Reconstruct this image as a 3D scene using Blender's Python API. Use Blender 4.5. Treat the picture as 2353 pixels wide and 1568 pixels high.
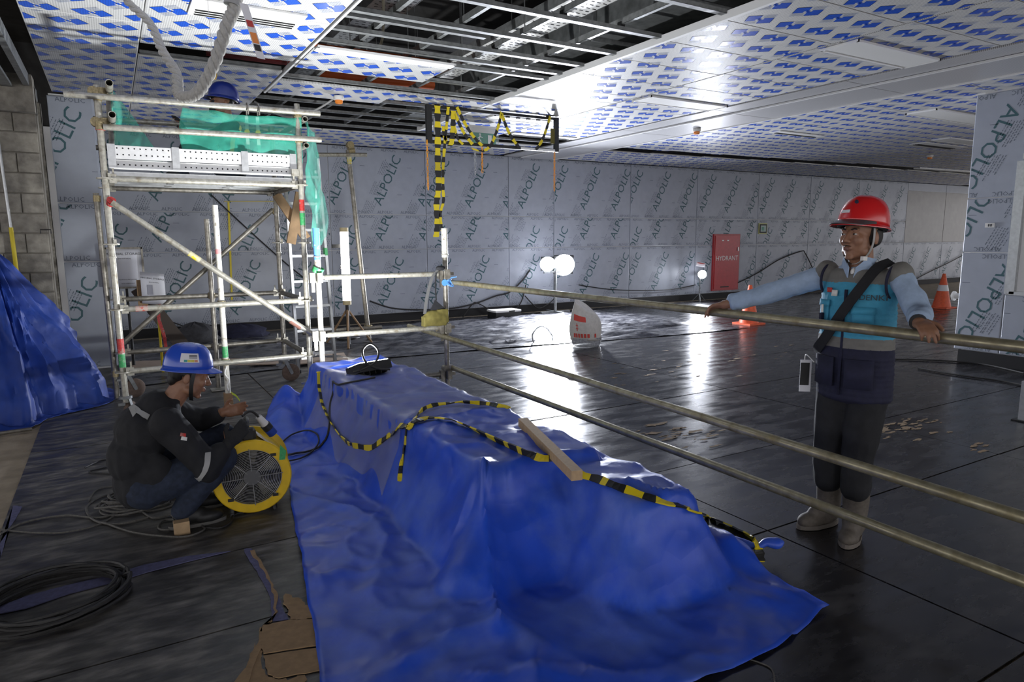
import bpy, bmesh, math, random
from mathutils import Vector, Matrix, noise
for o in list(bpy.data.objects): bpy.data.objects.remove(o)
SC = bpy.context.scene; COL = SC.collection; R = random.Random(7)
# ------------------------------------------------------------------ camera
CAM_H = 1.53; FPX = 1548.36
BAS = Matrix(((0.86170126, 0.08088054, -0.50092841), (-0.50737965, 0.12553723, -0.85252935), (-0.00606787, 0.9887865, 0.14921273)))
cd = bpy.data.cameras.new('camera'); cd.sensor_width = 36; cd.lens = FPX/2353*36; cd.clip_start = .05; cd.clip_end = 200
cam = bpy.data.objects.new('camera', cd); COL.objects.link(cam)
cam.matrix_world = Matrix.Translation((0, 0, CAM_H)) @ BAS.to_4x4(); SC.camera = cam
# ------------------------------------------------------------------ light of the site
SC.view_settings.view_transform = 'Standard'; SC.view_settings.look = 'None'; SC.view_settings.exposure = 0.42; SC.view_settings.gamma = 1
SC.view_settings.use_curve_mapping = False
W = bpy.data.worlds.new('hall_light'); SC.world = W; W.use_nodes = True
W.node_tree.nodes['Background'].inputs[0].default_value = (.97, .96, 1.0, 1); W.node_tree.nodes['Background'].inputs[1].default_value = 1.3
# ------------------------------------------------------------------ helpers
V = Vector
def ray(x, y): return BAS @ V(((x-1176.5)/FPX, -(y-784.0)/FPX, -1))
def atz(x, y, z=0.0): d = ray(x, y); return V((0, 0, CAM_H)) + d*((z-CAM_H)/d.z)
def aty(x, y, Y): d = ray(x, y); return V((0, 0, CAM_H)) + d*(Y/d.y)
def atx(x, y, X): d = ray(x, y); return V((0, 0, CAM_H)) + d*(X/d.x)
def frame(d, up=(0, 0, 1)):
    d = V(d).normalized(); u = V(up)
    if abs(d.dot(u)) > .98: u = V((0, 1, 0)) if abs(d.y) < .9 else V((1, 0, 0))
    s = d.cross(u).normalized(); return d, s, s.cross(d).normalized()
BASE = {}
WS = bpy.data.scenes.new('workbench')      # empty scratch scene: volumes are fused here without re-evaluating the hall; removed at the end
class B:
    def __init__(s): s.v = []; s.f = []; s.m = []; s.cur = 0
    def add(s, vs, fs):
        o = len(s.v); s.v += [tuple(p) for p in vs]
        for f in fs: s.f.append(tuple(i+o for i in f)); s.m.append(s.cur)
        return s
    def box(s, c, d, M=None):
        x, y, z = d[0]/2, d[1]/2, d[2]/2; c = V(c)
        vs = [V((a*x, b*y, e*z)) for a in (-1, 1) for b in (-1, 1) for e in (-1, 1)]
        vs = [c+(M @ p if M else p) for p in vs]
        return s.add(vs, [(0, 1, 3, 2), (4, 6, 7, 5), (0, 4, 5, 1), (2, 3, 7, 6), (0, 2, 6, 4), (1, 5, 7, 3)])
    def beam(s, p, q, w, h, up=(0, 0, 1)):
        p, q = V(p), V(q); d, a, u = frame(q-p, up)
        vs = [e+a*(i*w/2)+u*(j*h/2) for e in (p, q) for i, j in ((-1, -1), (1, -1), (1, 1), (-1, 1))]
        return s.add(vs, [(3, 2, 1, 0), (4, 5, 6, 7), (0, 1, 5, 4), (1, 2, 6, 5), (2, 3, 7, 6), (3, 0, 4, 7)])
    def chan(s, p, q, w, h, t=.003, up=(0, 0, 1)):
        "C channel open upwards"
        p, q = V(p), V(q); d, a, u = frame(q-p, up)
        s.beam(p-u*(h/2-t/2), q-u*(h/2-t/2), w, t, u)
        for i in (-1, 1): s.beam(p+a*(i*(w/2-t/2)), q+a*(i*(w/2-t/2)), t, h, u)
        return s
    def cyl(s, p, q, r, r2=None, n=12, cap=True):
        p, q = V(p), V(q); r2 = r if r2 is None else r2; d, a, u = frame(q-p)
        vs = []
        for e, rr in ((p, r), (q, r2)):
            for k in range(n): t = 2*math.pi*k/n; vs.append(e+a*(math.cos(t)*rr)+u*(math.sin(t)*rr))
        fs = [(k, (k+1) % n, n+(k+1) % n, n+k) for k in range(n)]
        if cap: fs += [tuple(range(n-1, -1, -1)), tuple(range(n, 2*n))]
        return s.add(vs, fs)
    def pipe(s, p, q, ro, ri=None, n=14):
        "hollow tube with open ends"
        p, q = V(p), V(q); ri = ri or ro*.86; d, a, u = frame(q-p); vs = []
        for e, rr in ((p, ro), (q, ro), (q, ri), (p, ri)):
            for k in range(n): t = 2*math.pi*k/n; vs.append(e+a*(math.cos(t)*rr)+u*(math.sin(t)*rr))
        fs = []
        for j in range(4):
            b = ((j+1) % 4)*n
            fs += [(j*n+k, j*n+(k+1) % n, b+(k+1) % n, b+k) for k in range(n)]
        return s.add(vs, fs)
    def tube(s, pts, r, n=6, closed=False):
        pts = [V(p) for p in pts]; N = len(pts); vs = []; pa = None
        rr = r if isinstance(r, (list, tuple)) else [r]*N
        for i, p in enumerate(pts):
            d = (pts[(i+1) % N]-pts[i-1]) if closed else (pts[min(i+1, N-1)]-pts[max(i-1, 0)])
            if d.length < 1e-9: d = V((1, 0, 0))
            d.normalize()
            if pa is None: _, a, u = frame(d)
            else:
                a = pa-d*pa.dot(d)
                a = a.normalized() if a.length > 1e-6 else frame(d)[1]
                u = a.cross(d)
            pa = a
            for k in range(n): t = 2*math.pi*k/n; vs.append(p+a*(math.cos(t)*rr[i])+u*(math.sin(t)*rr[i]))
        fs = []
        for i in range(N if closed else N-1):
            j = (i+1) % N
            fs += [(i*n+k, i*n+(k+1) % n, j*n+(k+1) % n, j*n+k) for k in range(n)]
        if not closed: fs += [tuple(range(n-1, -1, -1)), tuple(range((N-1)*n, N*n))]
        return s.add(vs, fs)
    def lathe(s, prof, n=20, M=None, o=(0, 0, 0), cap=True):
        vs = []; o = V(o)
        for r, z in prof:
            for k in range(n):
                t = 2*math.pi*k/n; p = V((r*math.cos(t), r*math.sin(t), z)); vs.append(o+(M @ p if M else p))
        m = len(prof); fs = [(i*n+k, i*n+(k+1) % n, (i+1)*n+(k+1) % n, (i+1)*n+k) for i in range(m-1) for k in range(n)]
        if cap and prof[0][0] > 1e-6: fs.append(tuple(range(n-1, -1, -1)))
        if cap and prof[-1][0] > 1e-6: fs.append(tuple(range((m-1)*n, m*n)))
        return s.add(vs, fs)
    def ell(s, c, r, M=None, n=14, m=9):
        c = V(c); r = (r, r, r) if not hasattr(r, '__len__') else r; vs = []
        for i in range(m+1):
            ph = math.pi*i/m
            for k in range(n):
                t = 2*math.pi*k/n; p = V((r[0]*math.sin(ph)*math.cos(t), r[1]*math.sin(ph)*math.sin(t), -r[2]*math.cos(ph))); vs.append(c+(M @ p if M else p))
        return s.add(vs, [(i*n+k, i*n+(k+1) % n, (i+1)*n+(k+1) % n, (i+1)*n+k) for i in range(m) for k in range(n)])
    def cap(s, p, q, r, r2=None, n=12):
        "tapered limb with round ends"
        r2 = r if r2 is None else r2; s.cyl(p, q, r, r2, n); s.ell(p, r, None, n, 8); return s.ell(q, r2, None, n, 8)
    def limb(s, pts, rs, n=12):
        for i in range(len(pts)-1): s.cap(pts[i], pts[i+1], rs[i], rs[i+1], n)
        return s
    def prism(s, poly, t, fn):
        "extrude a 2-D outline by t; fn(x, y, h) -> point"
        n = len(poly); vs = [fn(x, y, 0) for x, y in poly]+[fn(x, y, t) for x, y in poly]
        return s.add(vs, [tuple(range(n-1, -1, -1)), tuple(range(n, 2*n))]+[(k, (k+1) % n, n+(k+1) % n, n+k) for k in range(n)])
    def strip(s, pts, dirs, w, t=.0006):
        "ribbon through pts, its width along dirs, with a little thickness"
        vs = []; N = len(pts)
        for i, p in enumerate(pts):
            p = V(p); d = V(dirs[i] if isinstance(dirs, list) else dirs).normalized(); tan = V(pts[min(i+1, N-1)])-V(pts[max(i-1, 0)]); nn = tan.cross(d)
            nn = nn.normalized()*t if nn.length > 1e-9 else V((0, 0, t)); ww = w[i] if isinstance(w, (list, tuple)) else w
            vs += [p-d*ww/2-nn, p+d*ww/2-nn, p+d*ww/2+nn, p-d*ww/2+nn]
        fs = []
        for i in range(N-1):
            a = i*4; b = a+4; fs += [(a, a+1, b+1, b), (a+2, a+3, b+3, b+2), (a+1, a+2, b+2, b+1), (a+3, a, b, b+3)]
        return s.add(vs, fs)
    def build(s, name, mat, parent=None, smooth=True, ang=.7):
        me = bpy.data.meshes.new(name); off = BASE.get(parent.name if parent else None, V((0, 0, 0)))
        me.from_pydata([(a-off.x, b-off.y, c-off.z) for a, b, c in s.v], [], s.f)
        for m in (mat if isinstance(mat, (list, tuple)) else [mat]): me.materials.append(m)
        if isinstance(mat, (list, tuple)): me.polygons.foreach_set('material_index', s.m)
        if smooth: me.shade_smooth(); me.set_sharp_from_angle(angle=ang)
        return link(name, me, parent)
def link(name, me, parent=None):
    o = bpy.data.objects.new(name, me); COL.objects.link(o)
    if parent: o.parent = parent; BASE[o.name] = BASE.get(parent.name, V((0, 0, 0)))
    return o
def tag(o, label, cat, group=None):
    o['label'] = label; o['category'] = cat
    if group: o['group'] = group
    return o
def struct(o): o['kind'] = 'structure'; return o
def thing(name, loc, label=None, cat=None, group=None):
    o = bpy.data.objects.new(name, None); COL.objects.link(o); o.location = loc; o.empty_display_size = .1; BASE[o.name] = V(loc)
    if label: tag(o, label, cat, group)
    return o
def single(b, name, mat, label, cat, group=None, smooth=True, ang=.7):
    return tag(b.build(name, mat, None, smooth, ang), label, cat, group)
def remeshed(b, name, mat, parent, vox=.008, sm=4, paint=None, disp=0):
    "one continuous skin over overlapping volumes"
    t = b.build('tmp', mat, None, False); md = t.modifiers.new('r', 'REMESH'); md.mode = 'VOXEL'; md.voxel_size = vox
    s2 = t.modifiers.new('s', 'SMOOTH'); s2.factor = .6; s2.iterations = sm
    COL.objects.unlink(t); WS.collection.objects.link(t); vl = WS.view_layers[0]; vl.update(); dg = vl.depsgraph
    me = bpy.data.meshes.new_from_object(t.evaluated_get(dg)); bpy.data.objects.remove(t); me.name = name
    off = BASE.get(parent.name if parent else None, V((0, 0, 0)))
    if disp:
        nm = [v.normal.copy() for v in me.vertices]
        for v, vn in zip(me.vertices, nm): v.co += vn*(disp*(noise.noise(v.co*9)+.6*noise.noise(v.co*V((24, 24, 14)))))
    me.materials.clear()
    for m in (mat if isinstance(mat, (list, tuple)) else [mat]): me.materials.append(m)
    for p in me.polygons:
        p.use_smooth = True
        if paint: p.material_index = paint(p.center)
    me.transform(Matrix.Translation(-off)); return link(name, me, parent)
def lerp(a, b, t): return V(a)*(1-t)+V(b)*t
def spline(pts, n=8, closed=False):
    P = [V(p) for p in pts]; N = len(P); out = []
    for i in range(N if closed else N-1):
        a, b, c, d = (P[(i-1) % N], P[i], P[(i+1) % N], P[(i+2) % N]) if closed else (P[max(i-1, 0)], P[i], P[i+1], P[min(i+2, N-1)])
        for k in range(n):
            t = k/n; out.append(.5*((2*b)+(c-a)*t+(2*a-5*b+4*c-d)*t*t+(3*b-a-3*c+d)*t**3))
    if not closed: out.append(P[-1])
    return out
# ------------------------------------------------------------------ materials
def mat(name, col, rough=.6, metal=0, var=0, scale=6, col2=None, thr=(.45, .6), bump=0, bscale=30, stretch=(1, 1, 1), rvar=0, emit=None, alpha=None, spec=None, trans=0, sheen=0, detail=6, coat=0):
    m = bpy.data.materials.new(name); m.use_nodes = True; nt = m.node_tree; N = nt.nodes; L = nt.links; p = N['Principled BSDF']
    c4 = tuple(col)+(1,); p.inputs['Base Color'].default_value = c4; p.inputs['Roughness'].default_value = rough; p.inputs['Metallic'].default_value = metal
    if spec is not None: p.inputs['Specular IOR Level'].default_value = spec
    if coat: p.inputs['Coat Weight'].default_value = coat; p.inputs['Coat Roughness'].default_value = .15
    if trans: p.inputs['Transmission Weight'].default_value = trans
    if emit: p.inputs['Emission Color'].default_value = tuple(emit[:3])+(1,); p.inputs['Emission Strength'].default_value = emit[3]
    if alpha is not None: p.inputs['Alpha'].default_value = alpha
    if var or col2 or bump or rvar:
        tc = N.new('ShaderNodeTexCoord'); mp = N.new('ShaderNodeMapping'); mp.inputs['Scale'].default_value = stretch
        geo = N.new('ShaderNodeNewGeometry'); L.new(geo.outputs['Position'], mp.inputs[0])
        nz = N.new('ShaderNodeTexNoise'); nz.inputs['Scale'].default_value = scale; nz.inputs['Detail'].default_value = detail; nz.inputs['Roughness'].default_value = .62
        L.new(mp.outputs[0], nz.inputs['Vector'])
        if col2:
            rp = N.new('ShaderNodeValToRGB'); rp.color_ramp.elements[0].position = thr[0]; rp.color_ramp.elements[1].position = thr[1]
            rp.color_ramp.elements[0].color = c4; rp.color_ramp.elements[1].color = tuple(col2)+(1,); L.new(nz.outputs['Fac'], rp.inputs[0]); last = rp.outputs[0]
        else:
            last = None
        if var:
            n2 = N.new('ShaderNodeTexNoise'); n2.inputs['Scale'].default_value = scale*2.7; n2.inputs['Detail'].default_value = 5; L.new(mp.outputs[0], n2.inputs['Vector'])
            hv = N.new('ShaderNodeHueSaturation'); mr = N.new('ShaderNodeMapRange'); mr.inputs[1].default_value = .3; mr.inputs[2].default_value = .7
            mr.inputs[3].default_value = 1-var; mr.inputs[4].default_value = 1+var; L.new(n2.outputs['Fac'], mr.inputs[0]); L.new(mr.outputs[0], hv.inputs['Value'])
            hv.inputs['Color'].default_value = c4
            if last: L.new(last, hv.inputs['Color'])
            last = hv.outputs[0]
        if last: L.new(last, p.inputs['Base Color'])
        if rvar:
            mr = N.new('ShaderNodeMapRange'); mr.inputs[1].default_value = .35; mr.inputs[2].default_value = .65; mr.inputs[3].default_value = max(.02, rough-rvar); mr.inputs[4].default_value = min(1, rough+rvar)
            L.new(nz.outputs['Fac'], mr.inputs[0]); L.new(mr.outputs[0], p.inputs['Roughness'])
        if bump:
            nb = N.new('ShaderNodeTexNoise'); nb.inputs['Scale'].default_value = bscale; nb.inputs['Detail'].default_value = 5; L.new(mp.outputs[0], nb.inputs['Vector'])
            bp = N.new('ShaderNodeBump'); bp.inputs['Strength'].default_value = bump; bp.inputs['Distance'].default_value = .01; L.new(nb.outputs['Fac'], bp.inputs['Height']); L.new(bp.outputs[0], p.inputs['Normal'])
    return m
def dots(m, pitch, rad, dark, axes=(0, 1)):
    "fine perforation: colour dots on a square pitch, far below the size one could pick apart"
    nt = m.node_tree; N = nt.nodes; L = nt.links; p = N['Principled BSDF']; g = N.new('ShaderNodeNewGeometry')
    sc = N.new('ShaderNodeVectorMath'); sc.operation = 'SCALE'; sc.inputs['Scale'].default_value = 1/pitch; L.new(g.outputs['Position'], sc.inputs[0])
    fr = N.new('ShaderNodeVectorMath'); fr.operation = 'FRACTION'; L.new(sc.outputs[0], fr.inputs[0])
    sb = N.new('ShaderNodeVectorMath'); sb.operation = 'SUBTRACT'; sb.inputs[1].default_value = (.5, .5, .5); L.new(fr.outputs[0], sb.inputs[0])
    ml = N.new('ShaderNodeVectorMath'); ml.operation = 'MULTIPLY'; ml.inputs[1].default_value = (1, 1, 0); L.new(sb.outputs[0], ml.inputs[0])
    ln = N.new('ShaderNodeVectorMath'); ln.operation = 'LENGTH'; L.new(ml.outputs[0], ln.inputs[0])
    lt = N.new('ShaderNodeMath'); lt.operation = 'LESS_THAN'; lt.inputs[1].default_value = rad; L.new(ln.outputs['Value'], lt.inputs[0])
    mx = N.new('ShaderNodeMix'); mx.data_type = 'RGBA'; L.new(lt.outputs[0], mx.inputs[0]); bc = p.inputs['Base Color']
    if bc.links: L.new(bc.links[0].from_socket, mx.inputs[6])
    else: mx.inputs[6].default_value = bc.default_value
    mx.inputs[7].default_value = tuple(dark)+(1,); L.new(mx.outputs[2], bc); return m
def stripes(m, a, b, pitch, axis, slant=0.0, off=0):
    "hazard bands: two flat colours along a direction"
    nt = m.node_tree; N = nt.nodes; L = nt.links; p = N['Principled BSDF']; g = N.new('ShaderNodeNewGeometry')
    dt = N.new('ShaderNodeVectorMath'); dt.operation = 'DOT_PRODUCT'; dt.inputs[1].default_value = V(axis)/pitch; L.new(g.outputs['Position'], dt.inputs[0])
    ad = N.new('ShaderNodeMath'); ad.operation = 'ADD'; ad.inputs[1].default_value = off+100; L.new(dt.outputs['Value'], ad.inputs[0])
    fr = N.new('ShaderNodeMath'); fr.operation = 'FRACT'; L.new(ad.outputs[0], fr.inputs[0])
    lt = N.new('ShaderNodeMath'); lt.operation = 'LESS_THAN'; lt.inputs[1].default_value = .5; L.new(fr.outputs[0], lt.inputs[0])
    mx = N.new('ShaderNodeMix'); mx.data_type = 'RGBA'; L.new(lt.outputs[0], mx.inputs[0]); mx.inputs[6].default_value = tuple(a)+(1,); mx.inputs[7].default_value = tuple(b)+(1,)
    L.new(mx.outputs[2], p.inputs['Base Color']); return m
M = {}
M['slab'] = mat('bare_concrete', (.33, .27, .19), .9, var=.18, scale=3, bump=.25, bscale=40)
M['sheet'] = mat('black_film_board', (.020, .019, .021), .25, var=.4, scale=2.6, col2=(.060, .056, .056), thr=(.5, .8), rvar=.1, bump=.04, bscale=5, stretch=(1, 3, 1), detail=9)
M['dusty'] = mat('dusty_black_board', (.045, .043, .041), .48, var=.45, scale=3.6, col2=(.24, .225, .20), thr=(.44, .80), rvar=.12, bump=.25, bscale=11, stretch=(1, 2.6, 1), detail=9)
M['scuff'] = mat('scuffed_paint_flake', (.30, .21, .12), .8, var=.2, scale=20)
M['underlay'] = mat('violet_grey_underlay', (.10, .10, .19), .9, var=.2, scale=20)
M['cardboard'] = mat('brown_cardboard', (.29, .19, .10), .9, var=.15, scale=12)
M['film'] = mat('grey_blue_protective_film', (.34, .365, .42), .38, var=.05, scale=2.5, rvar=.06, bump=.02, bscale=3)
M['plainmetal'] = mat('plain_grey_panel', (.30, .29, .28), .42, var=.07, scale=2)
M['print'] = mat('dark_teal_print', (.035, .10, .115), .5)
M['print2'] = mat('fine_grey_print', (.10, .12, .15), .5)
M['white_edge'] = mat('white_edge', (.75, .75, .75), .5)
M['ceil'] = dots(mat('white_perforated_metal', (.66, .66, .65), .40, var=.03, scale=3, spec=.3), .016, .30, (.34, .34, .34))
M['logo'] = dots(mat('blue_film_logo', (.012, .10, .62), .26), .016, .26, (.006, .05, .36))
M['logo_line'] = mat('pale_blue_film_lines', (.42, .47, .60), .3)
M['band'] = dots(mat('bare_perforated_metal', (.52, .52, .53), .33), .016, .32, (.24, .24, .25))
M['white'] = mat('white_painted_metal', (.78, .78, .76), .4)
M['black'] = mat('black_gap', (.006, .006, .007), .7)
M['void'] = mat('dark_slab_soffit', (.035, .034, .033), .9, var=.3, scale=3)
M['galv'] = mat('galvanised_channel', (.25, .26, .26), .5, .6, var=.22, scale=9, rvar=.1)
M['duct'] = mat('galvanised_duct', (.22, .23, .23), .5, .6, var=.3, scale=4)
M['orange_pipe'] = mat('orange_pipe', (.65, .12, .02), .5)
M['block'] = mat('grey_concrete_block', (.33, .305, .255), .95, var=.22, scale=5, col2=(.20, .185, .16), thr=(.45, .7), bump=.5, bscale=60)
M['mortar'] = mat('mortar', (.28, .26, .22), .95)
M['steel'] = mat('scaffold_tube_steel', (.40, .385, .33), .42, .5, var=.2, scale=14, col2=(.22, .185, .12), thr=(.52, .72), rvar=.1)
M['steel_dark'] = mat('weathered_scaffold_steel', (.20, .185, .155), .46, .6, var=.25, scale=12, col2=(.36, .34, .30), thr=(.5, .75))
M['rail'] = mat('weathered_rail_tube', (.33, .295, .19), .4, .55, var=.22, scale=9, col2=(.20, .16, .075), thr=(.5, .72), rvar=.12)
M['coupler'] = mat('zinc_yellow_coupler', (.33, .27, .15), .5, .6, var=.3, scale=30)
M['alu'] = mat('aluminium', (.52, .53, .53), .36, .7, var=.1, scale=10)
M['whitepaint'] = mat('chipped_white_paint', (.58, .565, .50), .5, var=.12, scale=20, col2=(.24, .21, .16), thr=(.58, .68))
M['bluepaint'] = mat('chipped_blue_paint', (.10, .30, .72), .5, col2=(.5, .55, .6), scale=24, thr=(.6, .66))
M['red'] = mat('red_tape', (.50, .035, .03), .5, var=.25, scale=26, col2=(.40, .20, .17), thr=(.55, .62))
M['green'] = mat('green_tape', (.04, .32, .10), .5, var=.2, scale=26, col2=(.16, .34, .18), thr=(.56, .64))
M['net'] = mat('green_mesh_net', (.06, .50, .36), .75, var=.22, scale=6, alpha=.36)
M['tarp'] = mat('blue_woven_tarpaulin', (.016, .075, .56), .42, var=.14, scale=2.2, col2=(.11, .19, .58), thr=(.46, .78), rvar=.10, detail=9)
M['tarp2'] = mat('dark_blue_tarpaulin', (.010, .042, .26), .62, var=.2, scale=3, rvar=.08)
M['tape_y'] = mat('hazard_yellow', (.72, .56, .01), .45); M['tape_k'] = mat('hazard_black', (.013, .013, .012), .45)
def crumple(m, scale, strength, dist, stretch=(1, 1, 1)):
    "fine creases of stiff sheeting as relief"
    nt = m.node_tree; N = nt.nodes; L = nt.links; g = N.new('ShaderNodeNewGeometry'); mp = N.new('ShaderNodeMapping'); mp.inputs['Scale'].default_value = stretch; L.new(g.outputs['Position'], mp.inputs[0])
    n1 = N.new('ShaderNodeTexNoise'); n1.noise_type = 'RIDGED_MULTIFRACTAL'; n1.inputs['Scale'].default_value = scale; n1.inputs['Detail'].default_value = 5; n1.inputs['Roughness'].default_value = .5; L.new(mp.outputs[0], n1.inputs['Vector'])
    v1 = N.new('ShaderNodeTexVoronoi'); v1.inputs['Scale'].default_value = scale*2.2; L.new(mp.outputs[0], v1.inputs['Vector'])
    ad = N.new('ShaderNodeMath'); ad.operation = 'MULTIPLY_ADD'; ad.inputs[1].default_value = .10; L.new(v1.outputs['Distance'], ad.inputs[0]); L.new(n1.outputs['Fac'], ad.inputs[2])
    bp = N.new('ShaderNodeBump'); bp.inputs['Strength'].default_value = strength; bp.inputs['Distance'].default_value = dist; L.new(ad.outputs[0], bp.inputs['Height']); L.new(bp.outputs[0], N['Principled BSDF'].inputs['Normal']); return m
crumple(M['tarp'], 3.4, 1.0, .05); crumple(M['tarp2'], 3.4, 1.0, .06)
M['wood'] = mat('pale_pine', (.45, .31, .17), .75, var=.12, scale=5, stretch=(2, 10, 2), bump=.1, bscale=30)
M['brownwood'] = mat('brown_timber', (.30, .19, .10), .75, var=.15, scale=5)
M['rubber'] = mat('black_rubber', (.012, .012, .012), .55, var=.2, scale=20)
M['cable'] = mat('dusty_black_cable', (.02, .019, .018), .6, var=.3, scale=30)
M['cable_grey'] = mat('dusty_grey_cable', (.10, .095, .085), .7, var=.3, scale=30)
M['wheel'] = mat('brown_castor_rubber', (.13, .09, .07), .8, var=.2, scale=15)
M['yellow'] = mat('worn_yellow_enamel', (.72, .47, .012), .4, var=.08, scale=8, col2=(.10, .07, .02), thr=(.66, .69))
M['chrome'] = mat('bright_wire', (.6, .6, .58), .25, .9)
M['grille'] = mat('grey_wire_grille', (.32, .32, .31), .4, .6)
M['skin'] = mat('brown_skin', (.27, .135, .08), .5, var=.08, scale=25); M['lips'] = mat('lips', (.20, .088, .06), .45)
M['hair'] = mat('black_hair', (.008, .007, .006), .6, bump=.3, bscale=90, stretch=(1, 1, .3))
M['eye'] = mat('eye_white', (.5, .48, .45), .25); M['iris'] = mat('dark_iris', (.012, .008, .006), .15)
M['redhat'] = mat('red_helmet_shell', (.60, .015, .018), .24, coat=.4); M['bluehat'] = mat('blue_helmet_shell', (.02, .075, .50), .26, coat=.4); M['navyhat'] = mat('navy_helmet_shell', (.015, .03, .20), .3)
M['greyblueshirt'] = mat('pale_blue_shirt', (.33, .43, .58), .85, var=.08, scale=14, bump=.15, bscale=60)
M['vest_blue'] = mat('light_blue_vest_cloth', (.05, .30, .46), .75, var=.08, scale=14, bump=.15, bscale=40)
M['vest_grey'] = mat('grey_vest_cloth', (.17, .165, .15), .8, var=.08, scale=14)
M['navy'] = mat('navy_cloth', (.013, .014, .038), .85, var=.2, scale=12, bump=.15, bscale=30)
M['blackcloth'] = mat('black_work_cloth', (.011, .0115, .014), .85, var=.25, scale=10, bump=.2, bscale=26)
M['jeans'] = mat('dark_denim', (.018, .026, .048), .9, var=.3, scale=14, bump=.15, bscale=60)
M['boot'] = mat('grey_brown_boot', (.115, .098, .08), .7, var=.2, scale=20)
M['reflect'] = mat('grey_reflective_strip', (.34, .34, .33), .4)
M['glove'] = mat('black_work_glove', (.014, .014, .015), .85, bump=.2, bscale=80)
M['paper'] = mat('white_printed_paper', (.72, .72, .75), .5); M['ink'] = mat('black_ink', (.02, .02, .022), .6)
M['orange'] = mat('orange_cone_plastic', (.75, .11, .03), .5, var=.12, scale=10); M['cone_white'] = mat('white_cone_band', (.72, .72, .72), .35)
M['hydrant'] = mat('red_hydrant_enamel', (.36, .02, .025), .35, var=.12, scale=6)
M['sack'] = mat('woven_white_sack', (.60, .57, .52), .85, var=.08, scale=10, bump=.2, bscale=60); M['sackred'] = mat('red_sack_print', (.62, .07, .05), .7)
M['plastic'] = mat('clear_crinkled_plastic', (.40, .41, .43), .18, alpha=.88, bump=.6, bscale=30, var=.3, scale=14)
M['wrap'] = mat('thin_clear_wrap', (.6, .62, .62), .12, alpha=.22, bump=.4, bscale=30)
M['crinkle'] = mat('black_plastic_sheeting', (.03, .03, .036), .30, var=.4, scale=3, col2=(.16, .16, .17), thr=(.45, .7), bump=.35, bscale=9, stretch=(1, 3, 1), rvar=.12)
M['olive'] = mat('olive_canvas', (.125, .105, .022), .85, var=.15, scale=12)
M['chain'] = mat('orange_plastic_chain', (.85, .36, .03), .4)
M['rope'] = mat('grey_white_rope', (.42, .41, .38), .85, var=.12, scale=30)
M['exit'] = mat('green_exit_sign', (.01, .22, .13), .35)
M['led'] = mat('lit_led_lens', (1, 1, 1), .3, emit=(.86, .90, 1.0, 110)); M['tubelit'] = mat('lit_fluorescent_tube', (1, 1, 1), .3, emit=(1, .97, .9, 13))
M['ledup'] = mat('lit_floodlight_glass', (1, 1, 1), .3, emit=(.97, .99, 1.0, 30))
M['orange_lens'] = mat('orange_lens', (.75, .22, .02), .3); M['offwhite'] = mat('white_plastic', (.7, .69, .66), .4)
M['greyfab'] = mat('dark_grey_heap_cloth', (.05, .05, .055), .9, var=.2, scale=9)
M['pinkboard'] = mat('raw_board', (.34, .26, .20), .9, var=.1, scale=5)
# ================================================================== structure
def clip(poly, x0, x1, y0, y1):
    for ax, lim, sg in ((0, x0, 1), (0, x1, -1), (1, y0, 1), (1, y1, -1)):
        out = []; n = len(poly)
        for i in range(n):
            a, b = poly[i], poly[(i+1) % n]; da, db = (a[ax]-lim)*sg, (b[ax]-lim)*sg
            if da >= 0: out.append(a)
            if (da >= 0) != (db >= 0): t = da/(da-db); out.append((a[0]+(b[0]-a[0])*t, a[1]+(b[1]-a[1])*t))
        poly = out
        if len(poly) < 3: return None
    return poly
TXT = {}
def text_polys(s, size=1.0, res=2):
    k = (s, res)
    if k not in TXT:
        cu = bpy.data.curves.new('t', 'FONT'); cu.body = s; cu.resolution_u = res; cu.align_x = 'CENTER'; cu.align_y = 'CENTER'
        o = bpy.data.objects.new('t', cu); COL.objects.link(o); dg = bpy.context.evaluated_depsgraph_get()
        me = bpy.data.meshes.new_from_object(o.evaluated_get(dg)); vs = [(v.co.x, v.co.y) for v in me.vertices]
        TXT[k] = [[vs[i] for i in p.vertices] for p in me.polygons]; bpy.data.objects.remove(o); bpy.data.meshes.remove(me)
    return [[(x*size, y*size) for x, y in p] for p in TXT[k]]
def place(polys, ox, oy, ang):
    c, s = math.cos(ang), math.sin(ang); return [[(ox+x*c-y*s, oy+x*s+y*c) for x, y in p] for p in polys]
def flat(polys, fn, b, rect=None):
    for p in polys:
        q = clip(p, *rect) if rect else p
        if q: b.add([fn(x, y) for x, y in q], [tuple(range(len(q)))])
def text_on(name, s, size, fn, m, parent, res=2):
    b = B(); flat(text_polys(s, size, res), fn, b); return b.build(name, m, parent, False)
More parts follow.
